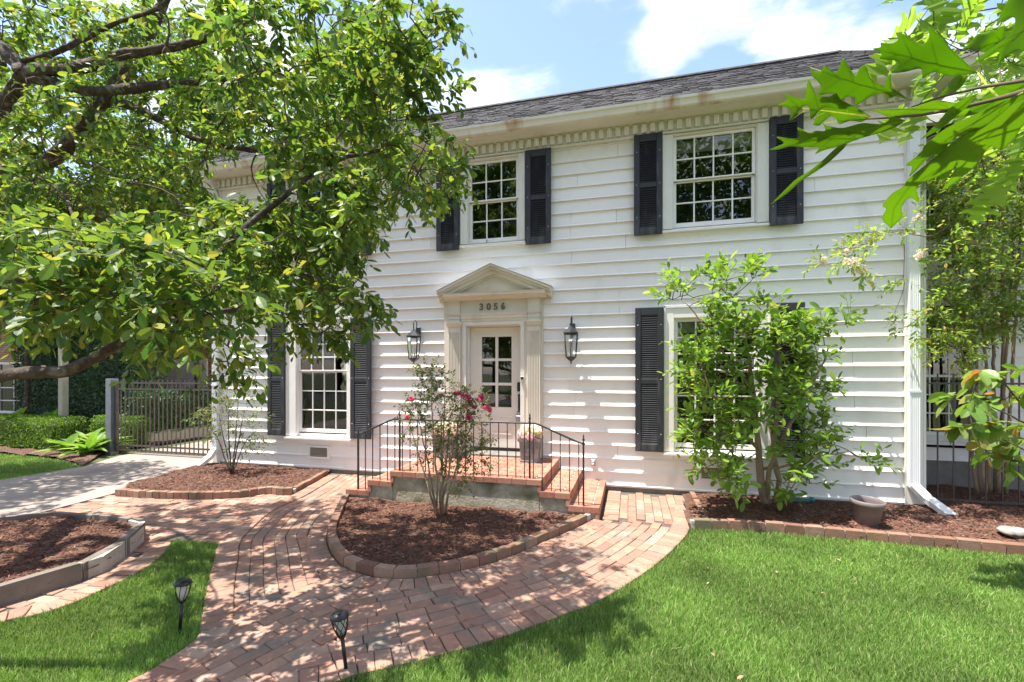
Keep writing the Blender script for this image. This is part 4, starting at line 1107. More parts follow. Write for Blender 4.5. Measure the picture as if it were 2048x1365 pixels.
planter((-2.99, -.33, .462), 'grey embossed square planter behind the pink crape myrtle, left of the door', -.04)

def path_light(loc, label, tilt, spiral):
    t = thing('solar_path_light', label, 'path light', loc, group='solar lights along the path')
    t.rotation_euler = tilt
    MB().tube([(0, 0, -.02), (0, 0, .21)], [.011, .012], 10).build('stake', M['black'], t)
    hd = MB().lathe([(.0, .372), (.035, .370), (.052, .358), (.058, .345), (.058, .338), (.04, .334), (0, .334)], n=20); hd.build('solar_cap', M['black'], t)
    cg = MB(); n = 8
    prof = lambda f: .022 + .022 * math.sin(f * math.pi * .62) + .006 * f
    for k in range(n):
        for sg in ((1, -1) if spiral else (1,)):
            pts = []
            for i in range(9):
                f = i / 8; th = 2 * math.pi * k / n + sg * f * (1.1 if spiral else .35); pts.append((prof(f) * math.cos(th), prof(f) * math.sin(th), .215 + .122 * f))
            cg.tube(pts, .0028, 4)
    cg.lathe([(.0, .205), (.02, .205), (.025, .215), (.02, .222), (0, .222)], n=12); cg.build('cage', M['black'], t)
    MB().lathe([(.0, .222), (.016, .224), (.030, .27), (.036, .333)], n=14).build('diffuser', M['bulb'], t)
path_light((*gnd(360, 1262), 0), 'small black solar light in the grass strip beside the path', (R_(-1), R_(3), .3), False)
path_light((*gnd(692, 1338), 0), 'small black solar light at the lawn edge in the foreground', (R_(-2), R_(-6), 1.0), True)

pp = thing('plastic_pot', 'empty taupe plastic plant pot lying open on the mulch', 'pot', (*gnd(1732, 1060), .05))
pr_ = MB().lathe([(0, 0), (.108, 0), (.112, .01), (.152, .255), (.166, .26), (.172, .27), (.172, .31), (.164, .315), (.158, .31), (.154, .27), (.116, .03), (0, .028)], n=36); pr_.build('pot', M['pot'], pp)
pp.rotation_euler = (R_(3), R_(2), 0)
rk = MB(); rng = np.random.default_rng(4)
rv = bmesh.new(); bmesh.ops.create_icosphere(rv, subdivisions=3, radius=1)
for v_ in rv.verts:
    c = v_.co; f = 1 + .08 * math.sin(3 * c.x + 1) * math.cos(4 * c.y) + .05 * math.sin(7 * c.z + 5 * c.x)
    v_.co = Vector((c.x * .17 * f, c.y * .12 * f, c.z * .06 * f))
me = bpy.data.meshes.new('rock'); rv.to_mesh(me); rv.free(); me.materials.append(M['rock']); me.polygons.foreach_set('use_smooth', [True] * len(me.polygons))
ro = link('rock', me); gx_, gy_ = gnd(2034, 1082); ro.location = (gx_, gy_, .085); ro.rotation_euler = (0, .1, -.2); prop(ro, 'smooth grey rock lying on the mulch at the right edge', 'rock')
tw = thing('teal_garden_tool', 'teal plastic garden tool lying under the magnolia bush', 'tool', (2.28, -.22, .075))
MB().tube([(-.16, 0, .0), (.10, .02, .0), (.14, .02, .02)], [.022, .024, .02], 10).build('handle', M['teal'], tw); MB().lathe([(0, -.03), (.035, -.03), (.04, 0), (.035, .03), (0, .03)], (.16, .02, .02), 12).build('nozzle', M['teal'], tw)

# ================================================================== RIGHT IRON FENCE
fx = thing('iron_fence', 'thin dark iron picket fence in front of the side wing', 'fence', (0, .33, 0))
MB().cbox(3.90, 4.0, -.02, .08, 0, 1.83, .006).build('post', M['greypost'], fx)
for z in (.06, 1.7): MB().box(4.0, 8.2, .018, .042, z, z + .025).build('rail', M['steel'], fx)
x = 4.20
while x < 8: MB().box(x - .007, x + .007, .023, .037, .02, 1.85).build('picket', M['steel'], fx); x += .185

# ================================================================== DRIVEWAY GATE
gt = thing('driveway_gate', 'brown metal bar gate across the driveway', 'gate', (0, .46, 0))
MB().cbox(-11.72, -11.55, -.085, .085, -.05, 1.72, .006).build('post', M['greypost'], gt)
MB().box(-11.52, -11.46, -.03, .03, .05, 1.66).build('stile', M['steel'], gt)
MB().box(-8.32, -8.26, -.03, .03, .05, 1.66).build('stile', M['steel'], gt)
for z in (1.61, 1.47, .18, .07): MB().box(-11.46, -8.32, -.022, .022, z, z + .035).build('rail', M['steel'], gt)
x = -11.36
while x < -8.36: MB().box(x - .009, x + .009, -.009, .009, .06, 1.70).build('bar', M['steel'], gt); x += .125

# ================================================================== FOLIAGE ENGINE
def resamp(pts, n):
    pts = np.array(pts, float); s = np.concatenate([[0], np.cumsum(np.linalg.norm(np.diff(pts, axis=0), axis=1))]); t = np.linspace(0, s[-1], n)
    return np.stack([np.interp(t, s, pts[:, i]) for i in range(3)], 1)
def limbs_mesh(limbs, n=8, seed=0, rough=False):                 # limbs: (points, r0, r1)
    rng = np.random.default_rng(seed); mb = MB(); nodes = []
    for pts, r0, r1 in limbs:
        c = catmull(pts, .12 if not rough else .05); m = len(c)
        wob = rng.normal(0, min(r0, .02) * .35, c.shape)
        if rough: wob = np.stack([np.convolve(wob[:, i], np.ones(5) / 3, 'same') for i in range(3)], 1)
        c = c + wob
        rr = np.linspace(r0, r1, m) * (1 + rng.normal(0, .05, m))
        b0 = len(mb.v); mb.tube(c, list(rr), n); nodes += list(c)
        if rough:                                       # furrowed bark: ridges along the limb
            f = rng.normal(0, 1, n)
            for i in range(m):
                f = f * .75 + rng.normal(0, 1, n) * .66
                for k in range(n):
                    q = np.array(mb.v[b0 + i * n + k]); mb.v[b0 + i * n + k] = tuple(c[i] + (q - c[i]) * (1 + .11 * f[k]))
    return mb, np.array(nodes)
def grow(mb, nodes, targets, r0=.010, r1=.003, sag=.04, seed=0, n=5):
    rng = np.random.default_rng(seed)
    nodes = [np.array(p) for p in nodes]; A = np.array(nodes)
    d = np.array([np.min(np.linalg.norm(A - t, axis=1)) for t in targets])
    outd = [None] * len(targets)
    arr = list(A)
    NP = np.zeros((len(A) + 8 * len(targets), 3)); NP[:len(A)] = A; cnt = len(A)
    for i in np.argsort(d):
        t = targets[i]; dd = np.linalg.norm(NP[:cnt] - t, axis=1); j = int(np.argmin(dd)); p = NP[j]
        L_ = dd[j]; m = max(3, min(7, int(L_ / .12) + 2))
        f = np.linspace(0, 1, m)[:, None]
        c = p * (1 - f) + t * f; bow = rng.normal(0, .10 * L_, 3); bow[2] += sag * L_ * 2
        c = c + np.sin(f * np.pi) * bow
        a = min(1., .35 + L_)
        mb.tube(c, list(np.linspace(r0 * a, r1, m)), n)
        NP[cnt:cnt + m - 1] = c[1:]; cnt += m - 1
        outd[i] = unit(t - c[-2])
    return np.array(outd)
def sprays(rng, centers, outward, tpl, ntw=4, tlen=.25, nleaf=9, ll=.08, up=.15, droop=.25, spread=.9, twmb=None, tr=.0025, flat=.5, hang=0.0):
    P, Dv, Nv, Sv = [], [], [], []
    for c, o in zip(centers, outward):
        for _ in range(ntw):
            d = unit(o * .8 + rng.normal(0, spread, 3) * .7 + np.array((0, 0, up)))
            l = tlen * rng.uniform(.6, 1.3)
            f = np.linspace(0, 1, 5)[:, None]
            path_ = c + d * f * l - np.array((0, 0, 1)) * (f ** 2) * droop * l
            if twmb is not None: twmb.tube(path_, list(np.linspace(tr, tr * .4, 5)), 3, cap=False)
            k = rng.integers(int(nleaf * .7), int(nleaf * 1.3) + 1)
            ft = np.linspace(.15, 1, k); pos = c + d * ft[:, None] * l - np.array((0, 0, 1)) * (ft[:, None] ** 2) * droop * l
            tg = unit(d - np.array((0, 0, 1)) * 2 * ft[:, None] * droop)
            az = np.arange(k) * 2.4 + rng.uniform(0, 6)
            s = unit(np.cross(tg, rng.normal(size=3))); b = np.cross(tg, s)
            side = s * np.cos(az)[:, None] + b * np.sin(az)[:, None]
            side[:, 2] *= (1 - flat)
            fw = np.where(ft > .85, 1.1, .55)[:, None]
            ld = unit(side + tg * fw + rng.normal(0, .2, (k, 3)) - np.array((0, 0, hang)))
            P.append(pos); Dv.append(ld); Nv.append(np.array((0, 0, 1)) + rng.normal(0, .45, (k, 3))); Sv.append(ll * rng.uniform(.5, 1.3, k))
    return np_place(tpl, np.concatenate(P), np.concatenate(Dv), np.concatenate(Nv), np.concatenate(Sv))
def in_region(rng, poly, n, k0, k1, bias=1.0):
    P = np.array(poly, float); lo, hi = P.min(0), P.max(0); o_ = []
    while len(o_) < n:
        q = rng.uniform(lo, hi)
        if in_poly(q, poly)[0]: o_.append(at(q[0], q[1], k0 + (k1 - k0) * rng.random() ** bias))
    return np.array(o_)
def ellipsoid_pts(rng, c, r, n, shell=.5):
    d = unit(rng.normal(size=(n, 3))); rr = (shell + (1 - shell) * rng.random(n)) ** .8
    return np.array(c) + d * np.array(r) * rr[:, None]

# ================================================================== FOREGROUND TREE (left)
rng = np.random.default_rng(11)
tree = thing('shade_tree', 'large leafy tree with rough limbs overhanging the path', 'tree', (0, 0, 0))
TB = np.array((-6.35, -5.05, 0))
fork = TB + np.array((.25, .1, 2.5))
J = lambda u, v, k: at(u, v, k)
limbs = [
    ([TB + (0, 0, -.1), TB + (.03, .02, .8), TB + (.1, .05, 1.6), fork], .24, .17),
    ([TB + (0, 0, -.05), TB + (-.2, .1, 0.05), TB + (-.5, .2, -.05)], .16, .05),
    ([fork, J(-60, 420, 5.59), J(0, 350, 5.46), J(60, 340, 5.33), J(120, 305, 5.20), J(180, 240, 5.14), J(235, 165, 5.07), J(275, 100, 5.07), J(320, 20, 5.07), J(360, -120, 4.94)], 0.119, 0.042),
    ([fork, J(-120, 330, 4.68), J(0, 215, 4.42), J(55, 152, 4.29), J(140, 140, 4.23), J(260, 112, 4.16), J(420, 75, 4.09), J(560, 10, 4.03)], 0.106, 0.017),
    ([J(55, 152, 4.29), J(20, 110, 4.36), J(-30, 60, 4.42), J(-80, -60, 4.55)], 0.069, 0.036),
    ([J(55, 152, 4.29), J(120, 168, 4.29), J(210, 185, 4.29), J(330, 170, 4.36), J(510, 166, 4.42), J(650, 190, 4.49), J(780, 230, 4.55)], 0.050, 0.012),
    ([J(30, 128, 4.29), J(110, 105, 4.29), J(200, 62, 4.29), J(320, 10, 4.29), J(400, -60, 4.29)], 0.027, 0.012),
    ([J(235, 205, 5.14), J(270, 215, 5.07), J(340, 250, 4.94), J(400, 280, 4.81), J(520, 303, 4.68), J(680, 300, 4.68), J(830, 340, 4.68)], 0.040, 0.010),
    ([fork, (-5.6, -5.9, 2.7), J(-90, 540, 2.75), J(60, 560, 2.7), J(200, 565, 2.7), J(330, 550, 2.75), J(420, 520, 2.9), J(520, 430, 3.1), J(600, 370, 3.2), J(670, 325, 3.3), J(760, 300, 3.4)], .060, .012),
    ([fork, (-5.75, -6.1, 2.3), J(-200, 700, 2.45), J(-60, 760, 2.45), J(0, 752, 2.45), J(130, 742, 2.45), J(230, 690, 2.5), J(330, 640, 2.6), J(470, 620, 2.75)], .085, .016),
    ([J(-90, 540, 2.75), J(20, 470, 2.95), J(100, 490, 3.0), J(220, 535, 2.9)], .03, .010),
    ([J(60, 345, 5.33), J(120, 380, 4.8), J(150, 440, 3.7), J(170, 500, 3.5)], .025, .008),
    ([fork, TB + (.1, .3, 3.6), TB + (.2, .8, 5.0)], .09, .03),
]
lm, nodes = limbs_mesh(limbs, 14, 3, True)
lm.build('trunk', M['bark'], tree)
R1 = [(430, 0), (700, 0), (880, 0), (905, 50), (860, 110), (900, 180), (880, 240), (895, 300), (900, 370), (850, 405), (740, 410), (640, 400), (560, 330), (470, 200)]
R2 = [(360, 430), (560, 400), (720, 410), (740, 440), (690, 490), (630, 545), (700, 580), (690, 612), (610, 625), (550, 600), (430, 560)]
R3 = [(0, 440), (260, 450), (420, 540), (500, 620), (480, 680), (430, 710), (380, 690), (260, 645), (150, 630), (0, 610)]
R4 = [(0, 0), (430, 0), (480, 250), (380, 430), (0, 450)]
R5 = [(-700, -700), (780, -700), (860, 0), (-700, 0)]
R6 = [(-700, 0), (0, 0), (0, 650), (-700, 650)]
tg = np.concatenate([in_region(rng, R1, 250, 2.9, 5.4), in_region(rng, R2, 165, 2.8, 4.9), in_region(rng, R3, 135, 2.2, 3.6), in_region(rng, R4, 270, 3.9, 6.2), in_region(rng, R5, 25, 3.6, 5.4), in_region(rng, R6, 120, 4.2, 6.0)])
xtra = []
for (u0, v0) in ((690, 500), (690, 640), (450, 720), (735, 600), (900, 340), (890, 40), (640, 650), (590, 650)): xtra += [at(u0 + rng.normal(0, 15), v0 + rng.normal(0, 12), 3.4) for _ in range(2)]
tg = np.concatenate([tg, np.array(xtra)])
tmb = MB(); od = grow(tmb, nodes, tg, .012, .0035, .05, 5)
V, T = sprays(rng, tg, od, LEAF_OVAL, 4, .21, 11, .077, up=.1, droop=.45, twmb=tmb, flat=.35, hang=.25)
prop(tmb.build('branches', M['twig'], tree))
np_mesh('crown', V, T, M['leafA'], tree)

# ================================================================== MAGNOLIA BUSH (right window)
mg = thing('magnolia_bush', 'broad leafed green bush growing before the ground floor window', 'bush')
B0 = np.array((*gnd(1532, 1014), .02)); kz = 6.22
stems = [([B0, at(1522, 960, kz), at(1515, 880, kz), at(1508, 800, kz), at(1495, 700, kz), at(1480, 600, kz)], .055, .012),
         ([B0 + (.03, .02, 0), at(1540, 940, kz - .1), at(1580, 850, kz - .2), at(1630, 760, kz - .2), at(1660, 690, kz - .1)], .035, .010),
         ([B0 + (.1, .05, 0), at(1560, 960, kz), at(1545, 900, kz + .1), at(1560, 780, kz + .1), at(1555, 640, kz)], .04, .010),
         ([at(1518, 900, kz), at(1470, 850, kz - .2), at(1420, 780, kz - .3), at(1395, 700, kz - .2)], .022, .008),
         ([at(1505, 780, kz), at(1440, 700, kz - .1), at(1400, 640, kz), at(1365, 600, kz)], .02, .006),
         ([at(1520, 940, kz), at(1580, 930, kz - .3), at(1650, 910, kz - .5), at(1700, 905, kz - .5)], .02, .006)]
lm, nodes = limbs_mesh(stems, 8, 2); lm.build('stems', M['barkPale'], mg)
RM = [(1345, 590), (1400, 545), (1480, 540), (1530, 560), (1560, 620), (1640, 650), (1690, 640), (1700, 690), (1660, 740), (1690, 800), (1680, 860), (1715, 920), (1670, 950), (1600, 985), (1540, 990), (1480, 985), (1430, 970), (1400, 930), (1370, 880), (1380, 800), (1360, 740), (1380, 660)]
rng = np.random.default_rng(21)
tg = in_region(rng, [(u - (25 if u > 1600 else 0), v) for u, v in RM], 235, kz - .7, kz + .18)
def px_of(p): zc_ = -_sa * p[0] + _ca * (p[1] + CAM_D); return 1024 + 910 * (_ca * p[0] + _sa * (p[1] + CAM_D)) / zc_, 745 - 910 * (p[2] - CAM_H) / zc_
tg = np.array([p for p in tg if not (abs(px_of(p)[0] - 1522) < 34 and px_of(p)[1] > 860)])
tg = np.concatenate([tg, [at(u, v, kz - .3) for u, v in ((1350, 560), (1375, 590), (1700, 640), (1725, 915), (1740, 930), (1395, 930), (1370, 880), (1345, 600), (1690, 650), (1500, 545))]])
tmb = MB(); od = grow(tmb, nodes, tg, .010, .004, .03, 6)
V, T = sprays(rng, tg, od * .8 + np.array((0, 0, .3)), LEAF_OVAL, 3, .26, 7, .120, up=.45, droop=.1, spread=.8, twmb=tmb, tr=.004, flat=.3)
tmb.build('twigs', M['twig'], mg); np_mesh('foliage', V, T, M['leafMag'], mg)

# ================================================================== CRAPE MYRTLES
def crape(label, base, stems, region, kk, n, flowers, flmat, leaf, ll, ntw, nleaf, tlen, seed, barkm='barkPale', extra=(), up=.2, name='crape_myrtle'):
    t = thing(name, label, 'shrub')
    lm, nodes = limbs_mesh(stems, 7, seed); lm.build('stems', M[barkm], t)
    rng = np.random.default_rng(seed); tg = in_region(rng, region, n, *kk)
    if len(extra): tg = np.concatenate([tg, np.array(extra)])
    fl = [at(*f[:3]) for f in flowers]
    tmb = MB(); alltg = np.concatenate([tg, np.array(fl)]) if fl else tg
    od = grow(tmb, nodes, alltg, .006, .002, .02, seed, 4)
    V, T = sprays(rng, alltg, od, LEAF_MINI if ll < .045 else LEAF, ntw, tlen, nleaf, ll, up=up, droop=.15, twmb=tmb, tr=.0018, flat=.4)
    tmb.build('twigs', M['twig'], t); np_mesh('foliage', V, T, M[leaf], t)
    if fl:
        for c, f in zip(fl, flowers):
            cs = c + rng.normal(0, f[3] * .42, (7, 3)) * np.array((1, 1, .8))
            V, T = ball_blooms(rng, cs, np.full(7, f[3] * .55), 60, max(.010, f[3] * .16))
            np_mesh('flower_cluster', V, T, M[flmat], t)
    return t
b = np.array((*gnd(878, 1037), .03)); k0 = 5.55
crape('slender crape myrtle shrub with deep pink blooms before the porch', b,
      [([b + (dx_, dy_, 0), at(878 + du * .3, 990, k0 + dk * .5), at(880 + du * .6, 930, k0 + dk), at(880 + du, 860, k0 + dk), at(880 + du * 1.3, vt, k0 + dk)], .017, .004)
       for dx_, dy_, du, dk, vt in ((-.05, .02, -38, .1, 800), (-.02, -.03, -14, -.15, 745), (.02, .03, 8, .15, 760), (.05, 0, 34, -.1, 790), (.07, .04, 60, .2, 850), (.0, .06, 20, .3, 830), (-.06, .05, -60, .2, 880))],
      [(835, 735), (870, 730), (900, 770), (950, 800), (985, 830), (960, 870), (980, 940), (900, 975), (860, 940), (800, 880), (812, 810), (840, 790)], (k0 - .35, k0 + .35), 108,
      [(918, 787, k0, .045), (934, 797, k0 - .05, .055), (940, 810, k0 + .1, .042), (962, 795, k0, .042), (976, 816, k0 - .1, .052), (936, 833, k0, .042), (823, 800, k0, .035), (815, 835, k0 + .05, .025)], 'pinkfl', 'leafCrape', .042, 4, 11, .17, 31, 'barkPale')
b = np.array((*gnd(463, 953), .03)); k1 = 8.3
crape('small sparse crape myrtle shrub near the driveway gate', b,
      [([b, at(463 + du * .3, 915, k1 + dk), at(463 + du * .6, 880, k1 + dk), at(463 + du, vt, k1 + dk)], .016, .004) for du, dk, vt in ((-8, 0, 800), (14, .2, 790), (-45, -.1, 850), (50, .1, 860), (25, -.2, 820), (-25, .2, 830))],
      [(385, 840), (450, 780), (500, 790), (545, 860), (520, 890), (545, 915), (480, 900), (430, 880)], (k1 - .35, k1 + .35), 60, [], None, 'leafCrape', .055, 3, 10, .22, 33, 'bark')
b = np.array((4.95, .75, .05)); k2 = 6.6
wst = []
for i, (u0, u1, u2, v2, dk) in enumerate(((1962, 1930, 1880, 380, .2), (1978, 1965, 1925, 250, .0), (1990, 1985, 1960, 120, .1), (2002, 2005, 2000, 40, -.1), (2010, 2030, 2060, 150, .1), (1970, 1945, 1905, 500, -.2), (1995, 2015, 2040, 350, -.2), (1955, 1915, 1862, 560, -.1))):
    wst.append(([at(u0, 985, k2 + dk), at((u0 + u1) / 2, 820, k2 + dk), at(u1, 640, k2 + dk), at((u1 + u2) / 2, (640 + v2) / 2, k2 + dk), at(u2, v2, k2 + dk)], .026, .007))
wst.append(([at(1925, 430, k2 - .1), at(1870, 470, k2 - .5), at(1830, 470, k2 - .8), at(1780, 465, k2 - 1.0), at(1730, 485, k2 - 1.1), at(1690, 505, k2 - 1.15)], .010, .003))
rng = np.random.default_rng(5)
ex = [at(u + rng.normal(0, 6), v + rng.normal(0, 5), k2 - 1.0) for u, v in ((1810, 462), (1780, 462), (1750, 470), (1720, 490), (1700, 500), (1680, 500), (1740, 475), (1790, 630), (1830, 650), (1810, 560), (1850, 620))]
crape('tall multi stemmed crape myrtle with white flower clusters by the side wing', b, wst,
      [(1850, 330), (1900, 280), (2048, 200), (2120, 250), (2120, 640), (1990, 660), (1930, 740), (1870, 700), (1845, 640), (1890, 560), (1845, 440)], (k2 - .9, k2 + .5), 420,
      [(1648, 522, k2 - 1.15, .06), (1703, 522, k2 - 1.15, .06), (1722, 545, k2 - 1.1, .06), (1712, 530, k2 - 1.15, .05), (1835, 434, k2 - .8, .055), (1842, 512, k2 - .7, .065), (1945, 480, k2 - .4, .06), (1690, 505, k2 - 1.1, .04), (1990, 410, k2, .08), (2030, 330, k2, .08)], 'whitefl', 'leafWC', .075, 4, 10, .26, 35, 'barkPale', extra=ex, name='white_crape_myrtle')

# ================================================================== BROAD-LEAF SHRUB AT THE RIGHT EDGE
ds_ = thing('broad_leaf_shrub', 'leafy shrub with red tipped broad leaves at the right edge', 'shrub')
rng = np.random.default_rng(41); k3 = 4.1
bb = np.array((*gnd(2110, 1098), .02))
lm, nodes = limbs_mesh([([bb, at(2100, 950, k3), at(2070, 850, k3), at(2010, 770, k3), at(1960, 745, k3)], .018, .005), ([at(2095, 930, k3), at(2050, 900, k3 - .1), at(2005, 880, k3 - .1)], .01, .004), ([at(2075, 860, k3), at(2020, 830, k3 - .1), at(1945, 800, k3)], .01, .004), ([bb, at(2140, 900, k3), at(2130, 760, k3)], .015, .004)], 7, 3)
lm.build('stems', M['twig'], ds_)
tg = np.array([at(u, v, k3 + rng.normal(0, .12)) for u, v in ((1965, 745), (2000, 755), (2035, 740), (1915, 800), (1945, 790), (1975, 800), (2010, 800), (2045, 790), (1930, 850), (1965, 850), (2005, 850), (2040, 850), (1995, 905), (2035, 900), (2020, 925), (2090, 780), (2110, 860), (2085, 920))])
tmb = MB(); od = grow(tmb, nodes, tg, .008, .003, .02, 4)
V, T = sprays(rng, tg, od * .6 + np.array((-.2, -.1, .2)), LEAF_WIDE, 2, .13, 6, .155, up=.2, droop=.5, spread=.7, twmb=tmb, tr=.003, flat=.6, hang=.35)
tmb.build('twigs', M['twig'], ds_); np_mesh('foliage', V, T, M['leafDog'], ds_)

# ================================================================== OAK BRANCH NEAR THE CAMERA
oak = thing('oak_branch', 'close oak branch with big lobed green leaves at upper right', 'branch')
ZA = lambda p: (1740 + p[0] / 2.968, p[1] / 2.968)
ZB = lambda p: (1520 + p[0] / 3.412, 30 + p[1] / 3.412)
def lobed(Zm, base, upper, tip, lower, k0, k1, cup=.02, side=1, mid=None, tiltp=.55):
    base, tip = Zm(base), Zm(tip); upper = [Zm(p) for p in upper]; lower = [Zm(p) for p in lower]
    b, t = np.array(base), np.array(tip); ax = t - b; ln = np.linalg.norm(ax); ax /= ln; pe = np.array((-ax[1], ax[0]))
    mid = [np.array(Zm(m_)) for m_ in mid] if mid else [b + ax * ln * f for f in (.2, .4, .6, .8)]
    ML = np.array([b] + mid + [t])
    sb_ = (745 - base[1]) / 910
    def kk(p):
        q = np.array(p, float) - b; s_ = np.clip(q @ ax / ln, -.1, 1.1); w = (q @ pe) / ln
        lift = (sb_ / max((745 - p[1]) / 910, .12)) ** tiltp
        return (k0 + (k1 - k0) * s_) * lift - cup * min(abs(w), .35) * 1.0 + .0035 * math.sin(s_ * 8 + w * 9 + base[0]) + .006 * math.sin(w * 6 + base[1])
    vein = MB()
    up_d = [tuple(p) for p in catmull([base] + upper + [tip], 2.5)]; lo_d = [tuple(p) for p in catmull([base] + lower + [tip], 2.5)]
    outl = up_d + lo_d[-2:0:-1]
    P0 = np.array(outl); lo_, hi_ = P0.min(0), P0.max(0)
    gxx, gyy = np.meshgrid(np.arange(lo_[0], hi_[0], 6.0), np.arange(lo_[1], hi_[1], 6.0)); gp = np.stack([gxx.ravel(), gyy.ravel()], 1); gp = gp[in_poly(gp, outl)]
    gp = [tuple(p) for p in gp if np.min(np.linalg.norm(P0 - p, axis=1)) > 2.5]
    n_ = len(outl)
    rv_, _, rf_, _, _, _ = delaunay_2d_cdt([Vector(p) for p in outl] + [Vector(p) for p in gp], [(i, (i + 1) % n_) for i in range(n_)], [], 1, 1e-4)
    vs = [at(p[0], p[1], kk(p)) for p in rv_]; fs = [tuple(f) for f in rf_]
    for half in (upper, lower):
        ds_m = [float(np.min(np.linalg.norm(ML - np.array(p)[None], axis=1))) for p in half]
        for i in range(1, len(half) - 1):
            if ds_m[i] > ds_m[i - 1] and ds_m[i] >= ds_m[i + 1] and ds_m[i] > .05 * ln:
                e_ = np.array(half[i]); s0 = np.clip((e_ - b) @ ax / ln - .16, .05, .9)
                m0 = np.array([np.interp(s0, np.linspace(0, 1, len(ML)), ML[:, j]) for j in (0, 1)])
                pp_ = [m0 * (1 - f) + e_ * f for f in (0, .45, .88)]
                vein.tube([at(q[0], q[1], kk(q)) for q in pp_], [.0004, .0003, .00015], 4)
    o = MB().add(vs, fs, True).build('leaf', M['leafOak'], oak)
    s = o.modifiers.new('thickness', 'SOLIDIFY'); s.thickness = .0006
    vein.tube([at(q[0], q[1], kk(q)) for q in ML], list(np.linspace(.0012, .0003, len(ML))), 5)
    vein.build('veins', M['leafVein'], o)
lobed(ZA, (640, 435), [(560, 365), (490, 300), (430, 225), (385, 185), (345, 160), (352, 215), (325, 258), (280, 265), (240, 235), (180, 200), (165, 240), (120, 262), (65, 255), (62, 280)], (15, 290), [(570, 443), (470, 452), (400, 430), (350, 440), (312, 466), (300, 410), (200, 430), (125, 432), (165, 390), (155, 362), (60, 350), (68, 322)], .62, .66)
lobed(ZB, (1010, 575), [(935, 520), (898, 498), (895, 450), (878, 420), (855, 455), (858, 482), (800, 468), (755, 430), (720, 348), (680, 365), (652, 418), (620, 375), (570, 298), (545, 345), (530, 383), (500, 390), (440, 348), (415, 388), (372, 390)], (340, 360), [(940, 552), (880, 568), (830, 535), (750, 560), (648, 622), (655, 570), (600, 555), (540, 585), (505, 545), (470, 535), (398, 548), (415, 490), (390, 450), (352, 412)], .64, .68)
lobed(ZB, (755, 695), [(690, 650), (600, 605), (545, 575), (520, 535), (470, 560), (392, 550), (370, 520), (330, 443), (315, 520), (300, 575), (230, 560), (172, 543), (182, 582)], (122, 617), [(690, 668), (620, 645), (540, 640), (430, 635), (350, 712), (338, 638), (300, 622), (206, 724), (212, 655), (180, 628)], .66, .70)
lobed(ZB, (745, 702), [(650, 650), (540, 640), (430, 630), (402, 660)], (362, 748), [(690, 730), (620, 722), (540, 745), (522, 712), (488, 690), (442, 722), (402, 755)], .68, .73)
lobed(ZB, (990, 722), [(930, 700), (885, 688), (878, 718), (820, 748), (700, 740), (560, 772), (450, 755), (428, 735), (445, 790), (380, 792), (330, 805), (258, 770), (265, 832), (200, 842), (112, 833), (160, 876)], (58, 922), [(930, 762), (830, 802), (700, 838), (560, 888), (440, 922), (378, 948), (402, 905), (330, 905), (210, 897), (120, 918)], .63, .67)
lobed(ZB, (592, 880), [(530, 900), (430, 990), (330, 1070), (250, 1120), (200, 1165)], (75, 1292), [(560, 922), (450, 1022), (345, 1092), (270, 1142), (180, 1220)], .66, .70, .0)
lobed(ZA, (905, 552), [(800, 600), (650, 670), (540, 720), (440, 770), (330, 860), (300, 908), (213, 980), (248, 988)], (232, 1048), [(820, 640), (720, 725), (640, 775), (560, 790), (468, 850), (425, 952), (372, 915), (300, 985), (268, 1020)], .51, .585, mid=[(760, 640), (600, 740), (440, 840), (320, 945)])
lobed(ZA, (930, 590), [(700, 700), (560, 800), (450, 880), (330, 980), (230, 1060), (195, 1110), (130, 1150), (75, 1220), (97, 1240), (72, 1300)], (125, 1358), [(1000, 700), (914, 740), (850, 830), (780, 892), (715, 872), (620, 985), (520, 1070), (428, 1128), (490, 1040), (520, 955), (470, 1040), (430, 1072), (390, 1055), (280, 1110), (292, 1198), (235, 1175), (188, 1230), (188, 1290)], .53, .60, mid=[(790, 740), (600, 880), (420, 990), (230, 1110), (140, 1240)])
lobed(ZA, (1000, 160), [(914, -20), (830, -10), (750, 145), (810, 105), (865, 110), (840, 190), (790, 240), (700, 300)], (590, 395), [(960, 290), (880, 300), (800, 345), (757, 408), (768, 310), (690, 345)], .45, .52, mid=[(920, 170), (850, 240), (740, 300)])
lobed(ZA, (585, 448), [(510, 455), (440, 540)], (408, 574), [(545, 510), (490, 556)], .60, .63, .0)
lobed(ZA, (640, 555), [(560, 585), (480, 640), (390, 740)], (298, 830), [(590, 620), (520, 680), (420, 765)], .57, .62, .0)
lobed(ZA, (805, 240), [(790, 160), (750, 180), (720, 185), (640, 205), (600, 250)], (548, 292), [(780, 262), (740, 270), (680, 310), (640, 300)], .68, .72)
lobed(ZA, (970, 480), [(850, 500), (760, 520), (690, 570), (640, 600)], (560, 690), [(960, 600), (860, 640), (760, 640), (700, 690), (640, 680)], .58, .63)
lobed(ZA, (640, 640), [(500, 610), (380, 600), (250, 640), (120, 648)], (20, 655), [(560, 690), (420, 672), (250, 690), (120, 695)], .65, .69)
Pz = lambda p, k: at(*ZA(p), k)
st_ = MB(); st_.tube([Pz((-30, 708), .67), Pz((100, 700), .65), Pz((300, 685), .63), Pz((500, 650), .61), Pz((750, 590), .57), Pz((914, 545), .53), Pz((1400, 440), .47), Pz((2400, 250), .45)], [.0012, .0016, .0019, .0022, .0026, .0032, .005, .008], 7)
st_.build('twig', M['twig'], oak)
st_ = MB(); st_.tube([Pz((245, 638), .64), Pz((420, 578), .62), Pz((650, 522), .59), Pz((850, 490), .56), Pz((960, 470), .53), Pz((1400, 440), .475)], [.0008, .0014, .0018, .0022, .0028, .004], 6); st_.build('twig', M['twig'], oak)
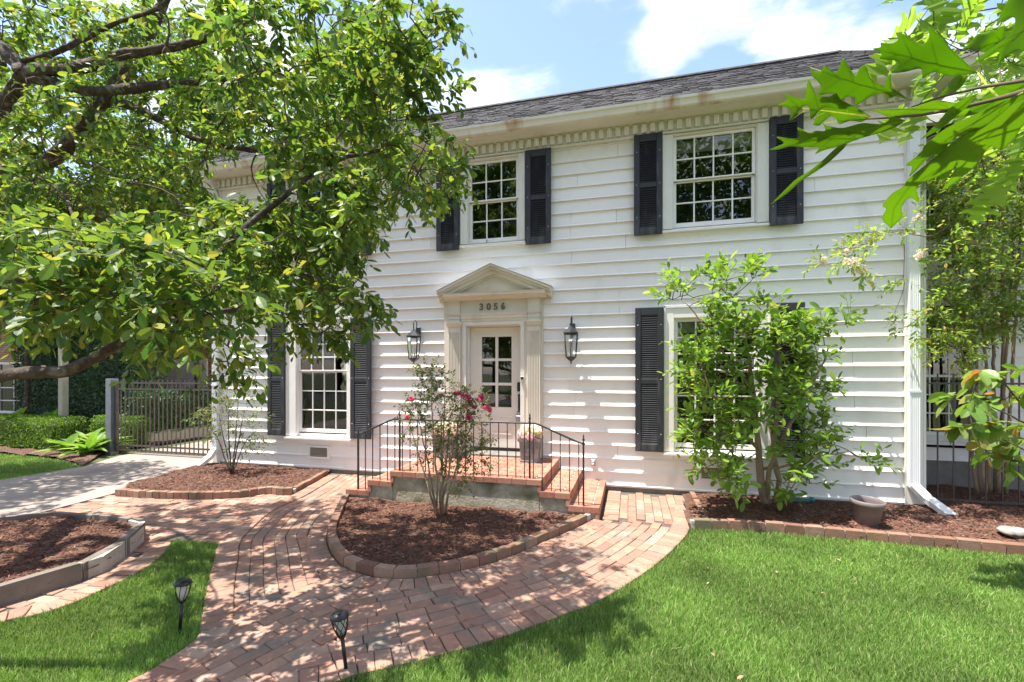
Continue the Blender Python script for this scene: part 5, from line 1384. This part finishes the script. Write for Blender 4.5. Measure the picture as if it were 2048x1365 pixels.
st_ = MB(); st_.tube([Pz((640, 435), .62), Pz((700, 520), .6), Pz((760, 578), .57)], [.001, .0014, .0016], 5); st_.build('petiole', M['leafVein'], oak)
# more lobed leaves farther along the branch
OL = [(0, 0), (.10, .12), (.07, .22), (.30, .26), (.40, .36), (.20, .38), (.12, .45), (.34, .52), (.44, .64), (.22, .62), (.12, .68), (.22, .80), (.10, .84), (0, 1)]
ov = OL + [(-x, y) for x, y in OL[-2:0:-1]]
otri = tessellate_polygon([[Vector((x, y, 0)) for x, y in ov]])
OAKT = (np.array([(x, y, .35 * abs(x) - .15 * y * y) for x, y in ov], float), np.array([tuple(t) for t in otri]))
rng = np.random.default_rng(8)
ot = thing('oak_tree_boughs', 'smaller lobed oak leaves hanging beyond the close branch at upper right', 'branch')
RO = [(1800, -80), (2300, -80), (2300, 330), (2000, 330), (1880, 330), (1800, 290), (1830, 200), (1870, 100), (1850, 20)]
tg = in_region(rng, RO, 60, 1.5, 2.6)
lm, nodes = limbs_mesh([([at(2700, 100, 2.2), at(2300, 150, 2.1), at(2080, 180, 2.0), at(1950, 230, 1.9), at(1850, 280, 1.8)], .014, .003), ([at(2700, 100, 2.2), at(2300, 20, 2.2), at(2100, 0, 2.2), at(1920, 30, 2.3)], .012, .003)], 6, 4)
tmb = lm; od = grow(tmb, nodes, tg, .004, .0015, .02, 9, 4)
V, T = sprays(rng, tg, od, OAKT, 1, .12, 4, .13, up=.0, droop=.3, twmb=tmb, flat=.4, hang=.5)
tmb.build('twigs', M['twig'], ot); np_mesh('foliage', V, T, M['leafOak'], ot)

# ================================================================== NEIGHBOUR: BRICK HOUSE, IVY, HEDGES
nb = thing('brick_house', 'red brick neighbouring house seen through the tree', 'house')
nw = MB(); nw.box(-30, -17, 2.7, 14, -.1, 7.0); nw.box(-16.999, -13.4, 5.4, 14, -.1, 7.0); nw.build('wall', M['farbrick'], nb)
MB().box(-30.3, -13.0, 2.4, 14.3, 7.001, 7.19).build('eave', M['trim'], nb); rf = MB(); rf.add([(-30.4, 2.3, 7.2), (-12.9, 2.3, 7.2), (-12.9, 14.4, 7.2), (-30.4, 14.4, 7.2), (-27, 7, 9.3), (-16, 7, 9.3), (-16, 10, 9.3), (-27, 10, 9.3)], [(0, 1, 5, 4), (1, 2, 6, 5), (2, 3, 7, 6), (3, 0, 4, 7), (4, 5, 6, 7)]); rf.build('roof', M['shingle'], nb)
def nwin(x0, x1, y, z0, z1, shut=True):
    f = MB()
    for q in ((x0, x1, z0, z0 + .08), (x0, x1, z1 - .08, z1), (x0, x0 + .07, z0 + .081, z1 - .081), (x1 - .07, x1, z0 + .081, z1 - .081)): f.box(q[0], q[1], y - .06, y - .002, q[2], q[3])
    for i in range(1, 4): f.box(x0 + .07, x1 - .07, y - .05, y - .03, z0 + (z1 - z0) * i / 4 - .015, z0 + (z1 - z0) * i / 4 + .015)
    xm = (x0 + x1) / 2; f.box(xm - .012, xm + .012, y - .049, y - .031, z0 + .08, z1 - .08)
    w = f.build('window', M['trim'], nb)
    MB().box(x0 + .07, x1 - .07, y - .028, y - .02, z0 + .08, z1 - .08).build('pane', M['glass'], w); MB().box(x0 + .07, x1 - .07, y - .012, y - .004, z0 + .08, z1 - .08).build('blind', M['shade'], w)
    if shut:
        for a, b in ((x0 - .5, x0 - .03), (x1 + .03, x1 + .5)):
            s = MB().cbox(a, b, y - .05, y - .002, z0, z1, .006)
            z = z0 + .1
            while z < z1 - .1: s.box(a + .06, b - .06, y - .062, y - .0505, z, z + .025); z += .06
            s.build('shutter', M['shutter'], nb)
nwin(-19.7, -18.45, 2.7, 4.4, 6.0); nwin(-19.8, -18.4, 2.7, .55, 2.2, False); nwin(-24, -22.8, 2.7, 4.4, 6.0); nwin(-15.9, -14.9, 5.4, 4.2, 5.6)
MB().cbox(-16.6, -14.4, 5.33, 5.399, .0, 2.35, .01).build('garage_door', M['paint'], nb)

def leaf_skin(rng, boxes, dens, ll, tpl=LEAF_MINI, jit=.06):
    P, Dn = [], []
    for (x0, x1, y0, y1, z0, z1, faces) in boxes:
        for f in faces:
            a = {'x': ((y1 - y0), (z1 - z0)), 'y': ((x1 - x0), (z1 - z0)), 'z': ((x1 - x0), (y1 - y0))}[f[1]]
            n = int(a[0] * a[1] * dens); p = rng.uniform((x0, y0, z0), (x1, y1, z1), (n, 3)); ax = 'xyz'.index(f[1])
            p[:, ax] = (x0, y0, z0)[ax] if f[0] == '-' else (x1, y1, z1)[ax]
            nn_ = np.zeros((n, 3)); nn_[:, ax] = -1 if f[0] == '-' else 1
            p += nn_ * rng.uniform(-.01, jit, n)[:, None] + rng.normal(0, .012, (n, 3)); P.append(p); Dn.append(nn_)
    P = np.concatenate(P); Dn = np.concatenate(Dn); m = len(P)
    d = unit(rng.normal(0, .6, (m, 3)) + np.array((0, 0, -.5)) + Dn * .3)
    d = np.where((np.abs(Dn[:, 2:3]) > .5), unit(rng.normal(0, .7, (m, 3)) + Dn * .8), d)
    return np_place(tpl, P, d, Dn + rng.normal(0, .5, (m, 3)), ll * rng.uniform(.6, 1.3, m))
rng = np.random.default_rng(51)
iv = thing('ivy_wall', 'tall garden wall covered in dark green ivy', 'wall')
MB().box(-18.2, -13.0, 2.35, 2.69, -.1, 4.3).build('wall', M['found'], iv)
V, T = leaf_skin(rng, [(-18.2, -13.0, 2.3, 2.69, 0, 4.35, ('-y', '+x', '+z'))], 900, .085, LEAF_MINI, .12); np_mesh('ivy', V, T, M['leafIvy'], iv)
il = thing('ivy_bank', 'low ivy covered bank behind the gate bars', 'hedge')
MB().box(-12.6, -12.1, 1.4, 9, -.05, .32).build('kerb', M['pole'], il); MB().box(-12.6, -12.14, 1.4, 9, .321, 1.2).build('core', M['soil'], il)
V, T = leaf_skin(rng, [(-12.6, -12.12, 1.4, 9, .3, 1.25, ('-y', '+x', '+z'))], 1100, .07, LEAF_MINI, .10); np_mesh('ivy', V, T, M['leafIvy'], il)
MB().box(-13.3, -13.0, 3.5, 3.6, 0, 2.0)
def hedge(label, x0, x1, y0, y1, h, seed):
    t = thing('boxwood_hedge', label, 'hedge')
    MB().cbox(x0 + .04, x1 - .04, y0 + .04, y1 - .04, -.02, h - .03, .08).build('core', M['soil'], t)
    r = np.random.default_rng(seed); V, T = leaf_skin(r, [(x0, x1, y0, y1, .05, h, ('-y', '+x', '+z', '-x'))], 3200, .042, LEAF_MINI, .05); np_mesh('foliage', V, T, M['leafBox'], t)
hedge('clipped round boxwood hedge at the left edge above the lawn', -18.5, -13.35, .35, 1.05, .68, 61)
hedge('smaller clipped boxwood behind the strappy plants by the gate post', -13.2, -11.95, 1.05, 1.55, .70, 62)
pl = MB().cbox(-.075, .075, -.075, .075, -.05, 3.25, .01).build('timber_pole', M['pole']); p_ = at(127, 800, 11.9); pl.location = (p_[0], p_[1], 0); prop(pl, 'pale square timber pole standing before the ivy wall', 'pole')
def strap_plant(i, u, k, n, ll, label, tpl=LEAF_STRAP, mt='leafHosta'):
    p = at(u, 800, k); t = thing('leafy_plant', label, 'plant', (p[0], p[1], 0), group='leafy plants beside the gate post')
    r = np.random.default_rng(70 + i); a = r.uniform(0, 2 * np.pi, n); tilt = r.uniform(.25, 1.0, n)
    d = np.stack([np.cos(a) * np.sin(tilt), np.sin(a) * np.sin(tilt), np.cos(tilt)], 1); pos = r.normal(0, .04, (n, 3)); pos[:, 2] = 0
    nr = np.stack([-np.cos(a), -np.sin(a), np.tan(tilt)], 1)
    V, T = np_place(tpl, pos, d, nr, ll * r.uniform(.7, 1.2, n)); np_mesh('leaves', V, T, M[mt], t)
GL = ['broad leafed green plant beside the boxwood hedge corner', 'bright green upright plant between hedge and gate post', 'leafy plant nearest the gate post on the left', 'low leafy plant in front of the smaller boxwood', 'tall narrow leafed plant touching the gate post']
for i, (u, k) in enumerate(((142, 10.55), (165, 10.75), (190, 10.7), (178, 10.35), (214, 10.8))): strap_plant(i, u, k, 22, .62, GL[i])
for i, (u, k) in enumerate(((12, 12.6), (52, 12.7), (90, 12.5))): strap_plant(9 + i, u, k, 26, .85, ['pale hosta at the far left behind the hedge', 'hosta in the middle of the row behind the hedge', 'hosta beside the timber pole behind the hedge'][i], LEAF_WIDE)

# ================================================================== BACKGROUND TREES
def bg_tree(label, x, y, h, rx, rz, n, ll, seed, mt='leafB', trunk_r=.16, blobs=16, name='background_tree', low=.35):
    t = thing(name, label, 'tree', (x, y, 0), group='trees behind the gate and wing')
    r = np.random.default_rng(seed); cz = h - rz
    cs = ellipsoid_pts(r, (0, 0, cz), (rx * .72, rx * .72, rz * .75), blobs, .45); cs[:, 2] = np.maximum(cs[:, 2], h * low)
    top = np.array((r.normal(0, .2), r.normal(0, .2), cz + rz * .3))
    lim = [([(0, 0, -.1), (.05, 0, cz * .4), tuple(top * .6), tuple(top)], trunk_r, .04)]
    for c in cs: s = np.array((0, 0, max(.8, c[2] - rx * .7))); lim.append(([s + (0, 0, 0), (s + c) / 2 + r.normal(0, .12, 3), c], trunk_r * .3, .012))
    lm, _ = limbs_mesh(lim, 6, seed); lm.build('trunk', M['bark'], t)
    br = r.uniform(.26, .46, blobs) * rx
    k = n // blobs; P = np.concatenate([c + unit(r.normal(size=(k, 3))) * (b * r.random((k, 1)) ** .45) * np.array((1, 1, .75)) for c, b in zip(cs, br)])
    m = len(P); V, T = np_place(LEAF_MINI, P, unit(r.normal(size=(m, 3)) + np.array((0, 0, -.3))), np.array((0, 0, 1)) + r.normal(0, .6, (m, 3)), ll * r.uniform(.6, 1.3, m))
    np_mesh('crown', V, T, M[mt], t)
bg_tree('bright green tree over the brick house roof', -22.5, 10.5, 21.0, 5.2, 7.5, 22000, .26, 81, blobs=26)
bg_tree('tall tree rising behind the gate', -14.5, 14.0, 20.5, 5.0, 7.5, 22000, .26, 82, blobs=26)
bg_tree('thin stemmed leafy tree close behind the gate', -13.6, 4.2, 10.0, 2.6, 3.6, 16000, .14, 83, trunk_r=.07, blobs=24)
bg_tree('yellow green tree beside the left end of the house', -11.2, 7.5, 9.2, 2.0, 3.3, 12000, .14, 84, trunk_r=.10, blobs=20)
bg_tree('tree at the far left edge beyond the lawn', -20.0, 1.2, 13.0, 3.4, 5.0, 18000, .17, 85, blobs=26)
bg_tree('slim tree rising in front of the brick house wall', -16.6, 1.6, 8.6, 2.4, 3.0, 13000, .13, 88, trunk_r=.08, blobs=24)
bg_tree('airy tree beside the driveway casting dappled shade', -12.3, -3.3, 8.4, 2.7, 2.0, 13000, .15, 89, trunk_r=.13, blobs=18, low=.6)
bg_tree('leafy tree standing behind the side wing', 9.2, 3.6, 10.5, 3.2, 4.3, 18000, .14, 86, blobs=26)
bg_tree('dense green tree beyond the wing at the right edge', 8.0, .2, 9.4, 1.9, 3.4, 15000, .11, 87, blobs=26, low=.45)
sp = MB(); rr_ = np.random.default_rng(90)
sprig = thing('roof_sprig', 'tiny green treetop peeking over the roof ridge', 'tree', (-.6, 9.8, 0))
MB().tube([(0, 0, 0), (0, 0, 8.6)], [.1, .03], 6).build('trunk', M['bark'], sprig)
P = np.array((0, 0, 8.75)) + rr_.normal(0, .22, (120, 3)); V, T = np_place(LEAF_MINI, P, rr_.normal(size=(120, 3)), rr_.normal(size=(120, 3)), np.full(120, .14)); np_mesh('crown', V, T, M['leafB'], sprig)

# street and trees across it: seen mirrored in the window panes
sheet('road', [(-200, -26), (200, -26), (200, -19), (-200, -19)], -.022, mat('asphalt', (.06, .06, .062), .9, .2, 6, .3, 60))
r = np.random.default_rng(95); Ps = []; tl = thing('treeline', 'row of trees across the street mirrored in the window panes', 'trees'); prop(tl, kind='stuff')
tk = MB()
for i in range(13):
    cxx = -36 + i * 6 + r.normal(0, 1); cyy = -34 + r.normal(0, 1.5); hh = r.uniform(25, 33)
    for _ in range(80):
        c = np.array((cxx, cyy, hh * .6)) + unit(r.normal(size=3)) * np.array((3.8, 2.8, hh * .42)) * r.uniform(.3, 1)
        Ps.append(c + unit(r.normal(size=(60, 3))) * (1.6 * r.random((60, 1)) ** .5))
    tk.tube([(cxx, cyy, -.1), (cxx + .2, cyy, hh * .6)], [.3, .15], 7)
P = np.concatenate(Ps); m = len(P); V, T = np_place(LEAF_MINI, P, r.normal(size=(m, 3)), np.array((0, 0, 1)) + r.normal(0, .6, (m, 3)), .55 * r.uniform(.6, 1.3, m))
np_mesh('crowns', V, T, M['leafB'], tl); tk.build('trunks', M['bark'], tl)

# ================================================================== GRASS
def grass(poly, dens0, seed, label, hmin=.022, hmax=.045, kref=3.2):
    r = np.random.default_rng(seed); P = np.array(poly); lo, hi = P.min(0), P.max(0)
    n = int((hi - lo).prod() * dens0); p = r.uniform(lo, hi, (n, 2)); k = -_sa * p[:, 0] + _ca * (p[:, 1] + CAM_D)
    u = 1024 + 910 * (_ca * p[:, 0] + _sa * (p[:, 1] + CAM_D)) / np.maximum(k, .1)
    pr = np.clip((kref / np.maximum(k, .3)) ** 1.3, .12, 1)
    keep = (k > 1.9) & (u > -120) & (u < 2170) & (r.random(n) < pr); p, k, pr = p[keep], k[keep], pr[keep]
    ins = in_poly(p + r.normal(0, .018, p.shape), poly); p, k, pr = p[ins], k[ins], pr[ins]; n = len(p)
    clump = .5 + .5 * np.sin(p[:, 0] * 5.1 + 1.3 * np.sin(p[:, 1] * 3.7)) * np.sin(p[:, 1] * 6.3 + 1.1 * np.sin(p[:, 0] * 4.3)) + r.normal(0, .25, n)
    h = .02 + hmin + (hmax - hmin) * np.clip(.25 + .5 * clump, 0, 1) * r.uniform(.5, 1.2, n)
    w = r.uniform(.0017, .0036, n) / np.sqrt(pr); big = r.random(n) < .03; h = np.where(big, h * 1.25, h); w = np.where(big, w * 1.5, w)
    a = r.uniform(0, 2 * np.pi, n); b = r.uniform(0, 2 * np.pi, n); lean = np.abs(r.normal(.35, .25, n)) * h
    base = np.concatenate([p, np.full((n, 1), -.03)], 1)
    s = np.stack([np.cos(a), np.sin(a), np.zeros(n)], 1) * w[:, None]; l = np.stack([np.cos(b), np.sin(b), np.zeros(n)], 1) * lean[:, None]
    up = np.array((0, 0, 1)) * h[:, None]
    V = np.stack([base - s, base + s, base + up * .6 + l * .35 + s * .75, base + up * .6 + l * .35 - s * .75, base + up + l], 1).reshape(-1, 3)
    t = np.array([(0, 1, 2), (0, 2, 3), (3, 2, 4)]); T = (t[None] + (np.arange(n) * 5)[:, None, None]).reshape(-1, 3)
    o = np_mesh('grass', V, T, M['grass']); prop(o, label, 'grass', kind='stuff')
    print('blades', n)
grass(lawn_poly, 12500, 101, 'short mown green lawn in the right foreground')
grass(lg_poly, 12500, 102, 'narrow wedge of green lawn between path and left bed')
grass(patch_poly, 9000, 103, 'distant strip of green lawn beyond the driveway')

# a few fallen leaves and mulch crumbs on the brickwork
rng = np.random.default_rng(120)
def scatter(n, poly, ll, mt, label, name, zz=.008):
    P = np.array(poly); lo, hi = P.min(0), P.max(0); p = rng.uniform(lo, hi, (n * 4, 2)); p = p[in_poly(p, poly)][:n]; m = len(p)
    pos = np.concatenate([p, np.full((m, 1), zz)], 1); d = rng.normal(0, 1, (m, 3)); d[:, 2] *= .12
    V, T = np_place(LEAF, pos, d, np.array((0, 0, 1)) + rng.normal(0, .25, (m, 3)), ll * rng.uniform(.5, 1.3, m))
    prop(np_mesh(name, V, T, M[mt]), label, 'leaves', kind='stuff')
path_poly = [tuple(p) for p in edgeR] + [tuple(p) for p in edgeL[::-1]]
scatter(160, path_poly, .035, 'litter', 'small dry fallen leaves lying on the brick path', 'fallen_leaves', .010)
scatter(90, lawn_poly, .05, 'litter', 'dry fallen leaves lying in the lawn', 'fallen_leaves', .035)

# mulch crumbs spilled on the bricks round the beds
pc = bed_c[rng.integers(0, len(bed_c), 260)] + 0; ctr_ = np.array((-2.2, -1.6)); pc = pc + unit(pc - ctr_) * np.abs(rng.normal(.0, .10, (260, 1))) + rng.normal(0, .02, pc.shape)
pos = np.concatenate([pc, np.full((len(pc), 1), .009)], 1); dd_ = rng.normal(0, 1, (len(pc), 3)); dd_[:, 2] *= .1
V, T = np_place(LEAF_STRAP, pos, dd_, np.array((0, 0, 1)) + rng.normal(0, .2, (len(pc), 3)), rng.uniform(.015, .045, len(pc)))
prop(np_mesh('mulch_crumbs', V, T, M['mulch']), 'bark crumbs spilled on the bricks around the rounded bed', 'mulch', kind='stuff')
